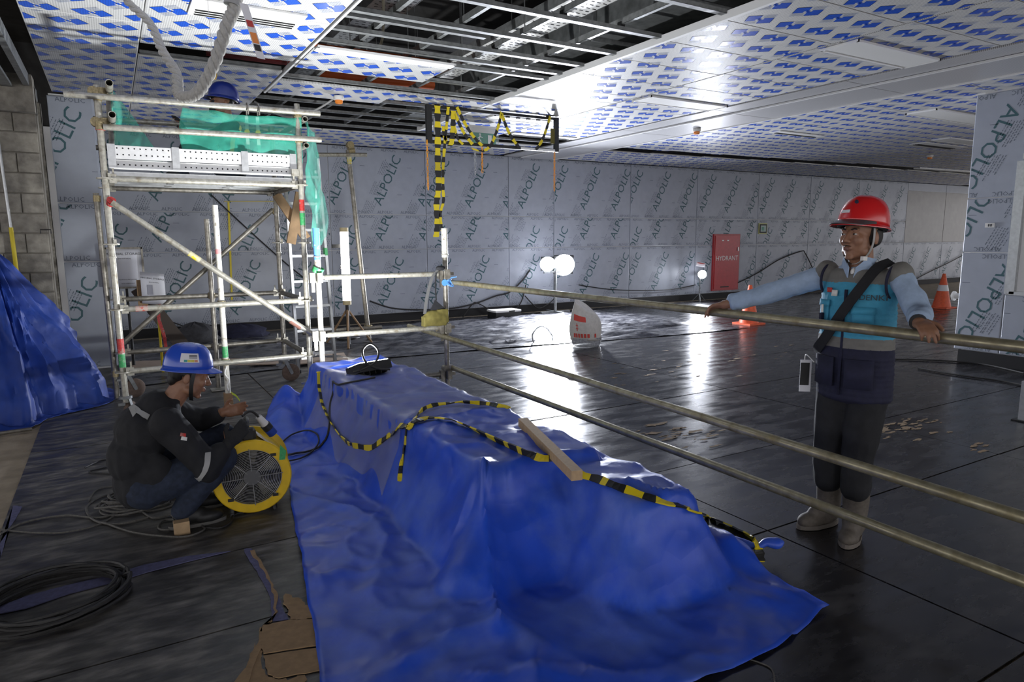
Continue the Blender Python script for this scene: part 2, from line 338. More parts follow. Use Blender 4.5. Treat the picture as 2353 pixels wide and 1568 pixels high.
# --- floor
fl = struct(B().box((9, 6, -.06), (44, 26, .10)).build('floor', M['slab'], None, False))
xs = [-.64, 1.25, 2.86, 5.3, 7.74, 10.18, 12.62, 15.06, 17.5]; ys = [-1.4, -.2, 1.02, 2.22, 3.20, 4.72, 5.86, 7.1, 8.32, 9.54, 10.76, 11.98]
rs = random.Random(3)
YR = ys
for i in range(len(xs)-1):
    ys = YR if i else [.3, 1.5, 2.72, 3.44, 5.88, 7.1, 8.32, 9.54, 10.76, 11.98]
    for j in range(len(ys)-1):
        w, d = xs[i+1]-xs[i], ys[j+1]-ys[j]
        sh = rs.uniform(-.08, .08) if 1 < i else 0
        b = B().box((0, 0, 0), (w-.012, d-.012, .012)); left = i == 0 or (i == 1 and ys[j] > 5.5)
        o = b.build('floor_sheet', M['dusty'] if left else M['sheet'], fl, False)
        o.location = ((xs[i]+xs[i+1])/2, (ys[j]+ys[j+1])/2, -.0035 + rs.uniform(-.0012, .0012)); o.rotation_euler = (rs.uniform(-.0006, .0006), rs.uniform(-.0006, .0006), 0)
# flakes of worn paint on the boards
def flakes(c, n, sx, sy, seed, zz=.0046):
    r = random.Random(seed); b = B()
    for _ in range(n):
        x, y = c[0]+r.gauss(0, sx), c[1]+r.gauss(0, sy); k = r.randint(9, 15); s = abs(r.gauss(.0, .016))+.004; a0 = r.uniform(0, 6)
        pts = [(x+s*3.0*r.uniform(.3, 1.2)*math.cos(a0+6.283*t/k), y+s*r.uniform(.2, 1.2)*math.sin(a0+6.283*t/k)) for t in range(k)]
        b.add([(px, py, zz) for px, py in pts], [tuple(range(k))])
    o = b.build('paint_flakes', M['scuff'], fl, False); o['kind'] = 'stuff'; return o
for px, n, sx, sy, sd in (((2080, 985), 34, .25, .10, 1), ((1560, 1000), 30, .16, .14, 2), ((2250, 1030), 6, .10, .03, 3), ((1690, 820), 30, .5, .25, 4), ((1480, 860), 26, .5, .3, 5)):
    flakes(atz(*px), n, sx, sy, sd)
# --- back wall of filmed panels
WY = 12.15; H = 3.2
wb = struct(thing('wall_back', (0, WY, 0)))
B().box((12, WY+.08, 1.6), (28, .10, 3.19)).build('wall_core', M['white_edge'], wb, False)
struct(B().box((8, WY+.15, 3.78), (40, .10, 1.16)).build('plenum_light_block_back', M['void'], None, False)); struct(B().box((28, 3, 3.78), (.1, 18.2, 1.16)).build('plenum_light_block_end', M['void'], None, False)); struct(B().box((-3.9, 3, 3.9), (.1, 18.2, .9)).build('plenum_light_block_left', M['void'], None, False))  # dark screens added above the ceiling to keep background light out of the slots
def panel_print(w, h, seed, mode):
    "film print in panel coordinates, cut off at the panel's edges"
    r = random.Random(seed); big, fine = [], []
    ang = math.radians(64); word = text_polys('ALPOLIC', .25); small = text_polys('ALPOLIC', .075, 1)
    pitch = .86; o0 = r.uniform(0, .5)
    for k in range(-1, int(w/pitch)+2):
        x = k*pitch+o0
        cy = {'top': h*.52, 'low': h*.50, 'mid': (h*.98 if (k+seed) % 3 else -.02)}[mode]
        a = ang if mode != 'flip' else ang
        big += place(word, x, cy, ang)
        bx = x+.43
        for g in range(-1, 3):
            for q in range(7):
                yy = g*.36+r.uniform(-.01, .01)
                ln = r.uniform(.20, .30); t = q*.030
                c, s = math.cos(ang), math.sin(ang); x0, y0 = bx+t-g*.0+g*.17-.1, yy-q*.004
                u = 0
                while u < ln:
                    du = r.uniform(.012, .04); e = .0085
                    fine.append([(x0+u*c, y0+u*s), (x0+e+u*c, y0+u*s), (x0+e+(u+du)*c, y0+(u+du)*s), (x0+(u+du)*c, y0+(u+du)*s)]); u += du+.012
    x = .12
    while x < w:
        fine += place(small, x, .035, 0); fine += place(small, x+.1, h-.035, 0); x += .45
        fine.append([(x-.2, h*.3), (x-.11, h*.3), (x-.11, h*.3+.006), (x-.2, h*.3+.006)]); fine.append([(x, h*.72), (x+.09, h*.72), (x+.09, h*.72+.006), (x, h*.72+.006)])
    return big, fine
def film_panel(parent, x0, x1, z0, z1, fn, mode, seed, mtl='film', prints=True):
    "fn(along, up, out) -> point; a folded sheet with chamfered rim and its own film print"
    g = .006; w, h = x1-x0-2*g, z1-z0-2*g; b = B(); c = .008
    pts = [(x0+g, z0+g), (x1-g, z0+g), (x1-g, z1-g), (x0+g, z1-g)]; ins = [(x0+g+c, z0+g+c), (x1-g-c, z0+g+c), (x1-g-c, z1-g-c), (x0+g+c, z1-g-c)]
    vs = [fn(a, z, -.03) for a, z in pts]+[fn(a, z, -.004) for a, z in pts]+[fn(a, z, 0) for a, z in ins]
    fs = [(8, 9, 10, 11)]+[(k, (k+1) % 4, 4+(k+1) % 4, 4+k) for k in range(4)]+[(4+k, 4+(k+1) % 4, 8+(k+1) % 4, 8+k) for k in range(4)]
    o = b.add(vs, fs).build('panel', M[mtl], parent, False)
    if prints:
        big, fine = panel_print(w, h, seed, mode); rect = (.012, w-.012, .012, h-.012); F = lambda x, y: fn(x0+g+x, z0+g+y, .0015)
        bb = B(); flat(big, F, bb, rect)
        if bb.f: bb.build('film_lettering', M['print'], o, False)
        bb = B(); flat(fine, F, bb, rect)
        if bb.f: bb.build('film_fine_print', M['print2'], o, False)
    return o
fb = lambda a, z, out: V((a, WY-out, z))
rows = ((.15, 1.355, 'low'), (1.355, 2.0, 'mid'), (2.0, 3.2, 'top'))
JX = [-.15, 1.5, 3.4, 5.25, 7.08, 8.2, 10.3, 12.4, 14.6, 16.7, 18.9, 21.4]
for i in range(len(JX)-1):
    for z0, z1, md in rows: film_panel(wb, JX[i], JX[i+1], z0, z1, fb, md, i*3+len(md), 'film')
for x0, x1 in ((21.4, 23.6), (23.6, 26)):
    film_panel(wb, x0, x1, 1.36, 2.95, fb, 'top', 0, 'plainmetal', False); film_panel(wb, x0, x1, .15, 1.36, fb, 'low', 77, 'film'); film_panel(wb, x0, x1, 2.95, 3.2, fb, 'low', 78, 'film', False)
struct(B().box((12, WY+.03, .075), (28, .05, .15)).build('baseboard_back', M['black'], None, False))
# --- pier of filmed panels beside the blockwork
pl = struct(thing('wall_left', (-.3, 9.5, 0)))
B().box((-.27, 9.735, 1.6), (.42, .42, 3.2)).build('pier_core', M['white_edge'], pl, False)
fp = lambda a, z, out: V((a, 9.5-out, z))
for z0, z1, md in ((.02, 1.30, 'low'), (1.30, 1.98, 'mid'), (1.98, 3.18, 'top')): film_panel(pl, -.50, -.05, z0, z1, fp, md, 11+len(md))
fs_ = lambda a, z, out: V((-.045+out, a, z))
film_panel(pl, 9.5, 9.95, .02, 3.18, fs_, 'top', 5, 'film', False)
# --- blockwork
wk = struct(thing('wall_far_left', (-2, 8.6, 0)))
B().box((-2.05, 8.72, 1.55), (3.0, .18, 3.1)).build('mortar_bed', M['mortar'], wk, False)
bm_ = B(); c = .012
bm_.add([(-.195+a*0, 0, 0) for a in ()], [])
def block_mesh(w):
    b = B(); h, d = .19, .03; b.add([(-w/2, d, -h/2), (w/2, d, -h/2), (w/2, d, h/2), (-w/2, d, h/2), (-w/2, .004, -h/2), (w/2, .004, -h/2), (w/2, .004, h/2), (-w/2, .004, h/2), (-w/2+.006, 0, -h/2+.006), (w/2-.006, 0, -h/2+.006), (w/2-.006, 0, h/2-.006), (-w/2+.006, 0, h/2-.006)],
        [(8, 9, 10, 11)]+[(k, (k+1) % 4, 4+(k+1) % 4, 4+k) for k in range(4)]+[(4+k, 4+(k+1) % 4, 8+(k+1) % 4, 8+k) for k in range(4)])
    me = bpy.data.meshes.new('block'); me.from_pydata(b.v, [], b.f); me.materials.append(M['block']); return me
bw, bh = block_mesh(.39), block_mesh(.19)
for j in range(14):
    z = .10+j*.203; x = -.56
    o = None
    if j % 2: o = link('block', bh, wk); o.location = (x-.095+2, R.uniform(-.004, .004), z); x -= .20
    while x > -3.2:
        o = link('block', bw, wk); o.location = (x-.195+2, R.uniform(-.005, .005), z); x -= .40
B().box((-2.05, 8.6, 3.0), (3.0, .26, .36)).build('lintel', M['block'], wk, False)
# steel channel guide of the shutter opening and the track above
tr = struct(B().chan((-.62, 9.35, 0), (-.62, 9.35, 3.05), .14, .10, .006, (0, 1, 0)).build('trim_1', M['steel_dark'], None, False))
tb = B(); tb.beam((-.60, 3.0, 3.13), (-.60, 9.4, 3.13), .05, .12); tb.beam((-.76, 3.0, 3.06), (-.76, 9.4, 3.06), .09, .03); tb.beam((-.90, 3.0, 3.12), (-.90, 9.4, 3.12), .03, .14)
struct(tb.build('trim_2', M['galv'], None, False))
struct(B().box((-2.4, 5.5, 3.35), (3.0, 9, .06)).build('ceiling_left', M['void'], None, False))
# --- right-hand pier with a steel framed opening
wr = struct(thing('wall_right', (8.94, 4.3, 0)))
B().box((9.26, 1.5, 1.6), (.6, 5.55, 3.2)).build('wall_core', M['white_edge'], wr, False)
fr_ = lambda a, z, out: V((8.94-out, a, z))
fr2 = lambda a, z, out: V((8.94-out, 4.33+3.33-a-0.0, z))
def right_panel(y0, y1, z0, z1, md, sd):
    "the film was laid upside down here"
    f2 = lambda a, z, out: V((8.94-out, a, z0+z1-z)); return film_panel(wr, y0, y1, z0, z1, f2, md, sd)
right_panel(3.86, 4.36, .15, 1.34, 'low', 41); right_panel(3.86, 4.36, 1.34, 1.98, 'mid', 42); right_panel(3.72, 4.36, 1.98, 3.18, 'top', 46)
right_panel(2.5, 3.86, .15, .86, 'low', 47); right_panel(2.5, 3.72, 2.45, 3.18, 'mid', 52)
db = B(); db.box((8.935, 3.80, 1.62), (.07, .10, 1.50)); db.box((8.935, 3.0, .88), (.07, 1.6, .04)); db.box((8.935, 3.0, 2.42), (.07, 1.6, .06))
struct(db.build('window_1', M['alu'], None, False)); 
dp = B().box((9.0, 3.0, 1.65), (.02, 1.5, 1.5)).build('pane', mat('dark_window_glass', (.03, .03, .035), .12), bpy.data.objects['window_1'], False)
struct(B().box((8.96, 1.7, .075), (.05, 5.2, .15)).build('baseboard_right', M['black'], None, False))
pb = thing('switch_plate', (8.935, 4.08, 1.66), 'small white switch plate on the filmed pier at right', 'switch plate')
B().box((8.933, 4.08, 1.66), (.012, .10, .05)).build('plate', M['offwhite'], pb, False); [B().box((8.926, y, 1.66), (.004, .014, .03)).build('rocker', M['ink'], pb, False) for y in (4.065, 4.09)]
# --- ceiling
ce = struct(thing('ceiling', (4, 6, H)))
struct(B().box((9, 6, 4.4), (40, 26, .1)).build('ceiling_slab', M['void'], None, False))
RECTS = [(0, 0, .50, .46), (0, .46, .36, .62), (.50, .54, 1, 1), (.64, .38, 1, .54), (.44, .40, .56, .60)]
E1, E2 = V((.766, -.643)), V((.56, .83))
def logo_polys(x, y, w, h, mir=1):
    "two hooked blue blocks in a thin frame, printed askew"
    Q = lambda a, b2: (x+E1.x*a*w+E2.x*b2*h, y+E1.y*a*w+E2.y*b2*h)
    q4 = lambda a, b2, c2, d: [Q(a, b2), Q(c2, b2), Q(c2, d), Q(a, d)]
    sol = [q4(*r) for r in RECTS]; e = .018
    ln = [q4(0, 0, 1, e), q4(0, 1-e, 1, 1), q4(0, 0, e, 1), q4(1-e, 0, 1, 1)]+[q4(.56, .05+.07*k, .97, .075+.07*k) for k in range(5)]+[q4(.04, .65+.07*k, .44, .675+.07*k) for k in range(5)]
    return sol, ln
def ceil_panel(x0, x1, y0, y1, print_=True, mtl='ceil', z=H, tilt=(0, 0), mir=1, lines=True):
    g = .003; b = B(); t = .022; c = .005; X0, X1, Y0, Y1 = x0+g, x1-g, y0+g, y1-g
    zf = lambda x, y: z+(x-x0)*tilt[0]+(y-y0)*tilt[1]
    P = [(X0, Y0), (X0, Y1), (X1, Y1), (X1, Y0)]; I = [(X0+c, Y0+c), (X0+c, Y1-c), (X1-c, Y1-c), (X1-c, Y0+c)]
    b.add([(x, y, zf(x, y)+t) for x, y in P]+[(x, y, zf(x, y)+c) for x, y in P]+[(x, y, zf(x, y)) for x, y in I], [(8, 9, 10, 11), (3, 2, 1, 0)]+[(k, (k+1) % 4, 4+(k+1) % 4, 4+k) for k in range(4)]+[(4+k, 4+(k+1) % 4, 8+(k+1) % 4, 8+k) for k in range(4)])
    o = b.build('ceiling_panel', M[mtl], ce, False)
    if print_:
        sol, ln = B(), B(); rect = (X0+.012, X1-.012, Y0+.012, Y1-.012); F = lambda x, y: (x, y, zf(x, y)-.0012)
        w, h = .212, .198; ph = (x0*.37) % .3
        for j in range(int((Y0-1)/.287)-2, int((Y1+1)/.287)+3):
            for i in range(int((X0-8)/.336)-14, int((X1+2)/.336)+4):
                lx, ly = ph+i*.336+j*.172, j*.287-i*.018+8*.018
                if lx > X1+.02 or lx+.27 < X0 or ly-.13 > Y1 or ly+.16 < Y0: continue
                a, l2 = logo_polys(lx, ly, w, h, mir); flat([q[::-1] for q in a], F, sol, rect)
                if lines: flat([q[::-1] for q in l2], F, ln, rect)
        if sol.f: sol.build('film_logos', M['logo'], o, False)
        if ln.f: ln.build('film_logo_lines', M['logo_line'], o, False)
    return o
def run(x0, x1, y0, y1, step, **k):
    y = y0
    while y < y1-.05: ceil_panel(x0, x1, y, min(y+step, y1), **k); y += step
ST = .64
run(-.44, .345, 3.0, 9.4, ST, mir=-1); run(-.05, .345, 9.4, 12.1, .9, mir=-1)
run(.345, 1.62, 2.96, 6.80, ST, mir=-1); run(.345, 1.62, 7.26, 9.9, ST, mir=-1); run(.345, 1.62, 9.9, 12.1, .74, mir=-1)
ceil_panel(1.66, 3.0, 6.22, 6.95, mir=-1, z=H-.012); ceil_panel(1.66, 2.98, 7.62, 8.26, mir=-1, tilt=(0, -.02)); ceil_panel(2.98, 4.2, 7.62, 8.02, mir=-1)
for x0 in (1.62, 2.9, 4.2, 5.55): run(x0, min(x0+1.3, 6.9), 10.62, 12.1, .74, mir=-1)
run(4.24, 5.56, 2.0, 6.9, ST); run(4.24, 5.56, 6.9, 7.54, .64, print_=False); run(4.24, 5.56, 7.54, 9.6, ST, mir=-1); run(4.24, 5.56, 9.6, 10.0, .4, mir=-1)
run(5.57, 6.93, 1.3, 9.7, ST)
run(6.95, 7.30, 1.0, 12.1, 1.85, print_=False, mtl='band', z=H-.012); run(7.32, 8.06, 1.0, 12.1, 1.85, print_=False, mtl='band', z=H-.03)
bl = B(); bl.box((7.31, 6.5, H-.025), (.03, 11, .02)); bl.box((8.075, 6.5, H-.02), (.03, 11, .05)); bl.build('edge_strip', M['white_edge'], ce, False)
for x0 in (8.09, 9.44, 10.79, 12.14): run(x0, x0+1.345, 1.6 if x0 < 9 else 3.0, 10.06-(x0-8.1)*.06, 1.28, lines=x0 < 9)
for x0 in (13.49, 14.84, 16.19, 17.54, 18.9, 20.2): run(x0, x0+1.345, 4.5, 10.06-(x0-8.1)*.06, 1.28, lines=False)
x0 = 8.09
while x0 < 23: ceil_panel(x0, x0+1.345, 10.62-(x0+.67-8.1)*.06, 12.1, lines=False); x0 += 1.35
B().beam((4.22, 2.0, H+.02), (4.22, 10.0, H+.02), .04, .06).build('edge_trim', M['white_edge'], ce, False)
B().beam((1.64, 2.9, H+.015), (1.64, 8.3, H+.015), .02, .05).build('edge_trim', M['white_edge'], ce, False)
# furring channels across the open bay and carriers above them
for y, xa, xb in ((3.90, 1.66, 4.2), (4.62, 1.66, 4.22), (5.22, 1.66, 4.22), (5.36, 1.66, 2.9), (5.72, 1.66, 4.22), (6.10, 1.66, 4.22), (6.36, 2.0, 4.22), (7.02, 1.66, 4.22), (7.56, 1.66, 4.22), (8.38, 1.6, 4.22), (8.80, 1.6, 4.3), (9.32, 1.6, 4.3), (9.80, 1.6, 4.3), (10.35, 1.6, 6.9)):
    B().chan((xa, y, H+.045), (xb, y, H+.045), .055, .032).build('furring_channel', M['galv'], ce, False)
for y in (7.24,): B().chan((.36, y, H+.03), (1.6, y, H+.03), .05, .03).build('furring_channel', M['galv'], ce, False)
hr_ = struct(thing('trim_3', (2.9, 6, H+.1)))
for x in (2.05, 2.62, 3.2, 3.78):
    B().chan((x, 3.2, H+.10), (x, 10.4, H+.10), .035, .05).build('carrier_channel', M['galv'], ce, False)
    for y in (3.9, 5.2, 6.4, 7.6, 8.9): B().cyl((x, y, H+.1), (x, y, 4.36), .005, n=6).build('hanger_rod', M['galv'], hr_, False)
    for y in (4.62, 5.72, 7.02): B().box((x, y, H+.075), (.04, .05, .05)).build('channel_clip', M['black'], ce, False)
# slot between the hall ceiling and the wall strip
# plenum services
def tray(name, x, y0, y1, z, w, m, label):
    t = thing(name, (x, y0, z), label, 'cable tray'); b = B(); b.box((x, (y0+y1)/2, z), (w, y1-y0, .004))
    b.build('tray_bed', m, t, False)
    for s in (-1, 1): B().box((x+s*w/2, (y0+y1)/2, z+.04), (.004, y1-y0, .09)).build('tray_side', M['galv'], t, False)
    hb = B(); k = 0
    y = y0+.1
    while y < y1-.1:
        for i in range(5): hb.box((x-w*.36+i*w*.18+(.02 if k % 2 else 0), y, z-.003), (.035, .012, .003))
        y += .075; k += 1
    o = hb.build('perforations', M['black'], t, False); o['kind'] = 'stuff'; return t
tray('cable_tray', 3.62, 3.0, 7.9, 3.50, .36, M['white'], 'bright white perforated cable tray above the open ceiling bay')
tray('cable_tray', 2.55, 5.2, 10.2, 3.80, .4, M['galv'], 'grey galvanised cable tray deep in the open ceiling left of the white one')
d1 = thing('air_duct', (4.42, 6, 3.6), 'large galvanised air duct running above the steel furring channels', 'air duct')
for y0 in (3.0, 4.2, 5.4, 6.6, 7.8, 9.0): B().box((4.42, y0+.59, 3.62), (.62, 1.18, .40)).build('duct_section', M['duct'], d1, False)
for y0 in (4.2, 5.4, 6.6, 7.8, 9.0): B().box((4.42, y0, 3.62), (.70, .03, .48)).build('flange', M['galv'], d1, False)
d2 = thing('steel_beam', (2.1, 5.0, 3.5), 'perforated grey steel beam at the top of the open ceiling bay', 'beam')
B().chan((1.5, 4.55, 3.55), (2.95, 4.55, 3.55), .09, .12, .006).build('beam_profile', M['galv'], d2, False); B().box((2.35, 4.55, 3.6), (.12, .14, .18)).build('splice_plate', M['galv'], d2, False); B().cyl((2.6, 4.55, 3.55), (2.6, 4.55, 4.35), .006, n=6).build('hanger', M['galv'], d2)
for i, (p, q) in enumerate((((1.6, 7.35, 3.5), (3.3, 7.35, 3.5)), ((2.2, 8.1, 3.42), (3.6, 8.0, 3.42)))):
    single(B().cyl(p, q, .05, n=10), 'orange_conduit', M['orange_pipe'], ['orange pipe seen above the loose hanging ceiling panel', 'orange pipe crossing the open ceiling near the hanging frame'][i], 'pipe')
single(B().tube(spline([(1.7, 5.6, 3.45), (2.2, 5.9, 3.7), (2.35, 6.3, 3.9), (2.42, 6.6, 3.42), (2.3, 6.9, 3.5)]), .015), 'flexible_hose', mat('cream_hose', (.42, .38, .28), .6), 'cream flexible hose looping above the open ceiling bay', 'hose')
single(B().tube(spline([(1.65, 9.0, 3.22), (2.0, 8.9, 3.05), (2.3, 8.6, 3.12), (2.55, 8.4, 3.3)]), .012), 'flexible_hose', mat('grey_hose', (.35, .35, .34), .6), 'grey flexible conduit drooping from the open ceiling right of the scaffold', 'hose')
single(B().box((2.0, 9.4, 3.95), (1.6, .12, .3)), 'red_pipe_beam', mat('dark_red_paint', (.16, .015, .015), .5), 'dark red beam deep in the open ceiling behind the scaffold', 'beam', smooth=False)
# things set in the ceiling
def light_panel(x0, x1, y0, y1, label, z=H-.008):
    t = thing('ceiling_light', ((x0+x1)/2, (y0+y1)/2, z), label, 'ceiling light'); B().box(((x0+x1)/2, (y0+y1)/2, z), (x1-x0, y1-y0, .016)).build('cover', M['white'], t, False)
    b = B(); e = .02
    for c2, d in ((((x0+x1)/2, y0, z-.004), (x1-x0+e, e, .02)), (((x0+x1)/2, y1, z-.004), (x1-x0+e, e, .02)), ((x0, (y0+y1)/2, z-.004), (e, y1-y0+e, .02)), ((x1, (y0+y1)/2, z-.004), (e, y1-y0+e, .02))): b.box(c2, d)
    b.build('frame', M['white_edge'], t, False)
light_panel(5.62, 6.9, 6.30, 6.62, 'long white unlit ceiling light left of the perforated band, mid hall'); light_panel(5.62, 6.9, 3.72, 4.06, 'long white unlit ceiling light nearest the camera at upper right')
light_panel(4.6, 5.5, 8.25, 8.5, 'white unlit ceiling light behind the hanging black frame'); light_panel(9.5, 11.4, 5.1, 5.5, 'dim unlit ceiling light beyond the perforated band, near the right pier')
light_panel(12.4, 14.2, 6.4, 6.7, 'pale unlit ceiling light far down the hall ceiling'); light_panel(1.68, 2.98, 6.12, 6.26, 'white unlit ceiling light strip along the loose hanging panel')
def diffuser(x0, x1, y0, y1, label, n=3):
    t = thing('air_diffuser', ((x0+x1)/2, (y0+y1)/2, H), label, 'air vent'); cx, cy = (x0+x1)/2, (y0+y1)/2
    B().box((cx, cy, H-.010), (x1-x0, y1-y0, .014)).build('plate', M['white'], t, False)
    for k in range(n): B().box((cx, y0+(y1-y0)*(.62+.14*k), H-.020), ((x1-x0)*.9, .012, .008)).build('slot', M['black'], t, False)
diffuser(.62, 1.40, 5.36, 5.74, 'white slot air vent in the ceiling above the scaffold'); diffuser(9.2, 10.3, 7.3, 7.5, 'slot air vent in the dim ceiling beyond the smoke detector', 2)
diffuser(12.6, 14.0, 6.9, 7.2, 'slot air vent beside the far pale ceiling light'); diffuser(5.6, 6.8, 9.4, 9.66, 'slot air vent in the ceiling near the hanging frame right side')
def detector(x, y, label, z=H):
    t = thing('smoke_detector', (x, y, z-.06), label, 'smoke detector'); B().lathe([(.055, z-.012), (.06, z-.02), (.058, z-.055), (.046, z-.06)], 20, None, (x, y, 0)).build('housing', M['offwhite'], t)
    B().lathe([(.046, z-.06), (.044, z-.088), (.030, z-.098), (0, z-.098)], 20, None, (x, y, 0)).build('lens_cap', M['orange_lens'], t)
detector(2.40, 8.0, 'orange tipped smoke detector on the ceiling panel right of the scaffold', H-.01); detector(7.75, 7.65, 'orange tipped smoke detector under the perforated ceiling band', H-.02); detector(14.6, 7.9, 'small smoke detector on the dim far ceiling')
single(B().box((18.5, 9.40, H-.02), (3.0, .16, .03), Matrix.Rotation(-.06, 3, 'Z')), 'ceiling_cover_strip', M['white'], 'white strip along the dark ceiling slot near the right pier', 'strip', smooth=False)
# ================================================================== scaffold tower
TX0, TX1, TY0, TY1 = 0.0, 1.53, 6.38, 7.50; RO = .0243
tw = thing('scaffold_tower', (.76, 6.94, 0), 'tall steel tube scaffold tower on castors with plank platform at left', 'scaffold')
def post(x, y, z0, z1, m='steel', name='post', tiltx=0): return B().pipe((x, y, z0), (x+tiltx, y, z1), RO).build(name, M[m], tw)
def rosette(par, x, y, z, r=.062):
    b = B().lathe([(.026, z-.006), (r, z-.005), (r, z+.005), (.026, z+.006)], 16, None, (x, y, 0)); b.box((x+.03, y-.03, z+.015), (.02, .02, .05)); return b.build('rosette', M['steel'], par)
def coupler(p, ax, bx, par, m='coupler', s=1.0):
    "swivel coupler: two half shells, a bolt and nuts"
    p = V(p); b = B(); d, a, u = frame(ax)
    b.cyl(p-d*.028*s, p+d*.028*s, .032*s, n=12); d2, a2, u2 = frame(bx); off = d.cross(d2)
    off = off.normalized()*.05*s if off.length > .1 else a*.05*s
    b.cyl(p+off-d2*.028*s, p+off+d2*.028*s, .032*s, n=12); b.box(p+off*.5, (.05*s, .05*s, .05*s)); b.cyl(p-off*.9+u*.035*s, p+off*.4+u*.035*s, .009*s, n=8); b.box(p-off*.9+u*.035*s, (.02, .02, .02))
    return b.build('coupler', M[m], par)
def castor(x, y, zt, par, ang=.4):
    r = .095; c, s = math.cos(ang), math.sin(ang); cx, cy = x+.06*c, y+.06*s; ax = V((-s, c, 0)); w = V((cx, cy, r+.004))
    wh = B(); wh.lathe([(.0, -.022), (.03, -.024), (.085, -.022), (r, -.014), (r, .014), (.085, .022), (.03, .024), (0, .022)], 24, Matrix((V((c, s, 0)), V((0, 0, 1)), ax)).transposed(), w)
    wo = wh.build('castor_wheel', M['wheel'], par)
    B().cyl(w-ax*.032, w+ax*.032, .018, n=10).build('hub', M['galv'], wo)
    f = B()
    for k in (-1, 1): f.beam(w+ax*(k*.03), V((x, y, .24))+ax*(k*.03), .035, .005, ax)
    f.cyl((x, y, .235), (x, y, .255), .05, n=14); f.cyl((x, y, .25), (x, y, zt+.02), .017, n=10); f.box((x-.07*c, y-.07*s, .2), (.05, .03, .02))
    f.build('castor_fork', M['galv'], par)
posts = []
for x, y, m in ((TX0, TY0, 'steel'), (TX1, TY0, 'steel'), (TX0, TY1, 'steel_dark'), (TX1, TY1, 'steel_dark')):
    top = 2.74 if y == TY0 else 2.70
    p = post(x, y, .20, top, m); posts.append(p)
    for z in (.46, .98, 1.51, 2.03): rosette(p, x, y, z)
    B().cyl((x, y, 1.40), (x, y, 1.412), .03, n=14).build('collar', M['steel'], p)
castor(TX0, TY0, .22, tw, 1.1); castor(TX1, TY0, .22, tw, .2); castor(TX0+.03, TY1, .22, tw, .35); castor(TX1, TY1, .22, tw, .1)
def tubep(p, q, m='steel', name='ledger', r=RO): return B().pipe(p, q, r).build(name, M[m], tw)
def wedge(x, y, z, dx, dy):
    b = B(); b.box((x+dx*.055, y+dy*.055, z), (.05 if dx else .034, .05 if dy else .034, .07)); b.box((x+dx*.06, y+dy*.06, z+.045), (.012, .012, .07)); return b.build('wedge_head', M['steel'], tw, False)
for z in (.46, .98, 2.03):
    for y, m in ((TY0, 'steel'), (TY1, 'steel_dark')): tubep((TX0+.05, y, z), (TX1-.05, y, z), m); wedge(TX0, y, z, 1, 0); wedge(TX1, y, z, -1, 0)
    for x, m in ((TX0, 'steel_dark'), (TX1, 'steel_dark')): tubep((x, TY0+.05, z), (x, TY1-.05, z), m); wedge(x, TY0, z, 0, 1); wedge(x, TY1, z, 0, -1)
# diagonal braces
br = tubep((TX0+.03, TY0-.05, 1.84), (TX1+.03, TY0-.05, .66), 'steel', 'diagonal_brace'); B().cyl((.56, TY0-.05, 1.432), (.64, TY0-.05, 1.370), .0250, n=14).build('yellow_band', mat('faded_yellow_band', (.45, .42, .28), .5, col2=(.6, .5, .03), scale=20, thr=(.5, .56)), br)
B().cyl((TX0+.03, TY0-.05, 1.86), (TX0+.02, TY0-.01, 1.83), .034, .032, 10).build('brace_clamp', M['red'], tw); B().cyl((1.36, TY0-.05, .805), (1.45, TY0-.05, .735), .0250, n=14).build('rust_band', mat('rust_stain', (.16, .07, .05), .7), br)
tubep((TX1-.02, TY1+.05, 1.86), (TX0+.02, TY1+.05, .55), 'steel_dark', 'diagonal_brace'); coupler((TX1, TY1+.03, 1.84), (0, 0, 1), (1, 0, .8), tw)
# guard rails of the platform
tubep((-.22, TY0-.05, 2.645), (1.72, TY0-.05, 2.665), 'steel', 'guard_rail'); tubep((.02, TY0-.05, 2.42), (1.72, TY0-.05, 2.435), 'steel', 'guard_rail')
tubep((-.05, TY1+.05, 2.66), (1.74, TY1+.05, 2.68), 'steel', 'guard_rail'); tubep((-.05, TY1+.05, 2.40), (1.74, TY1+.05, 2.41), 'steel_dark', 'guard_rail')
for z in (2.71, 2.48): tubep((.085, TY0-.30, z), (.085, TY1+.25, z), 'steel', 'side_rail', .0265)
for z in (2.70, 2.47): tubep((TX1+.06, TY0-.04, z-.09), (TX1+.06, TY1+.2, z-.09), 'steel', 'side_rail')
for x, y in ((TX0, TY0-.03), (TX1, TY0-.03), (TX0, TY1+.03), (TX1, TY1+.03)):
    coupler((x, y, 2.65), (0, 0, 1), (1, 0, 0), tw); coupler((x, y, 2.43), (0, 0, 1), (1, 0, 0), tw)
for z in (2.71, 2.48): coupler((.03, TY0+.0, z-.02), (0, 0, 1), (0, 1, 0), tw, s=1.15)
B().cyl((0, TY0, 2.40), (0, TY0, 2.45), .034, n=14).build('red_coupler_band', M['red'], tw)
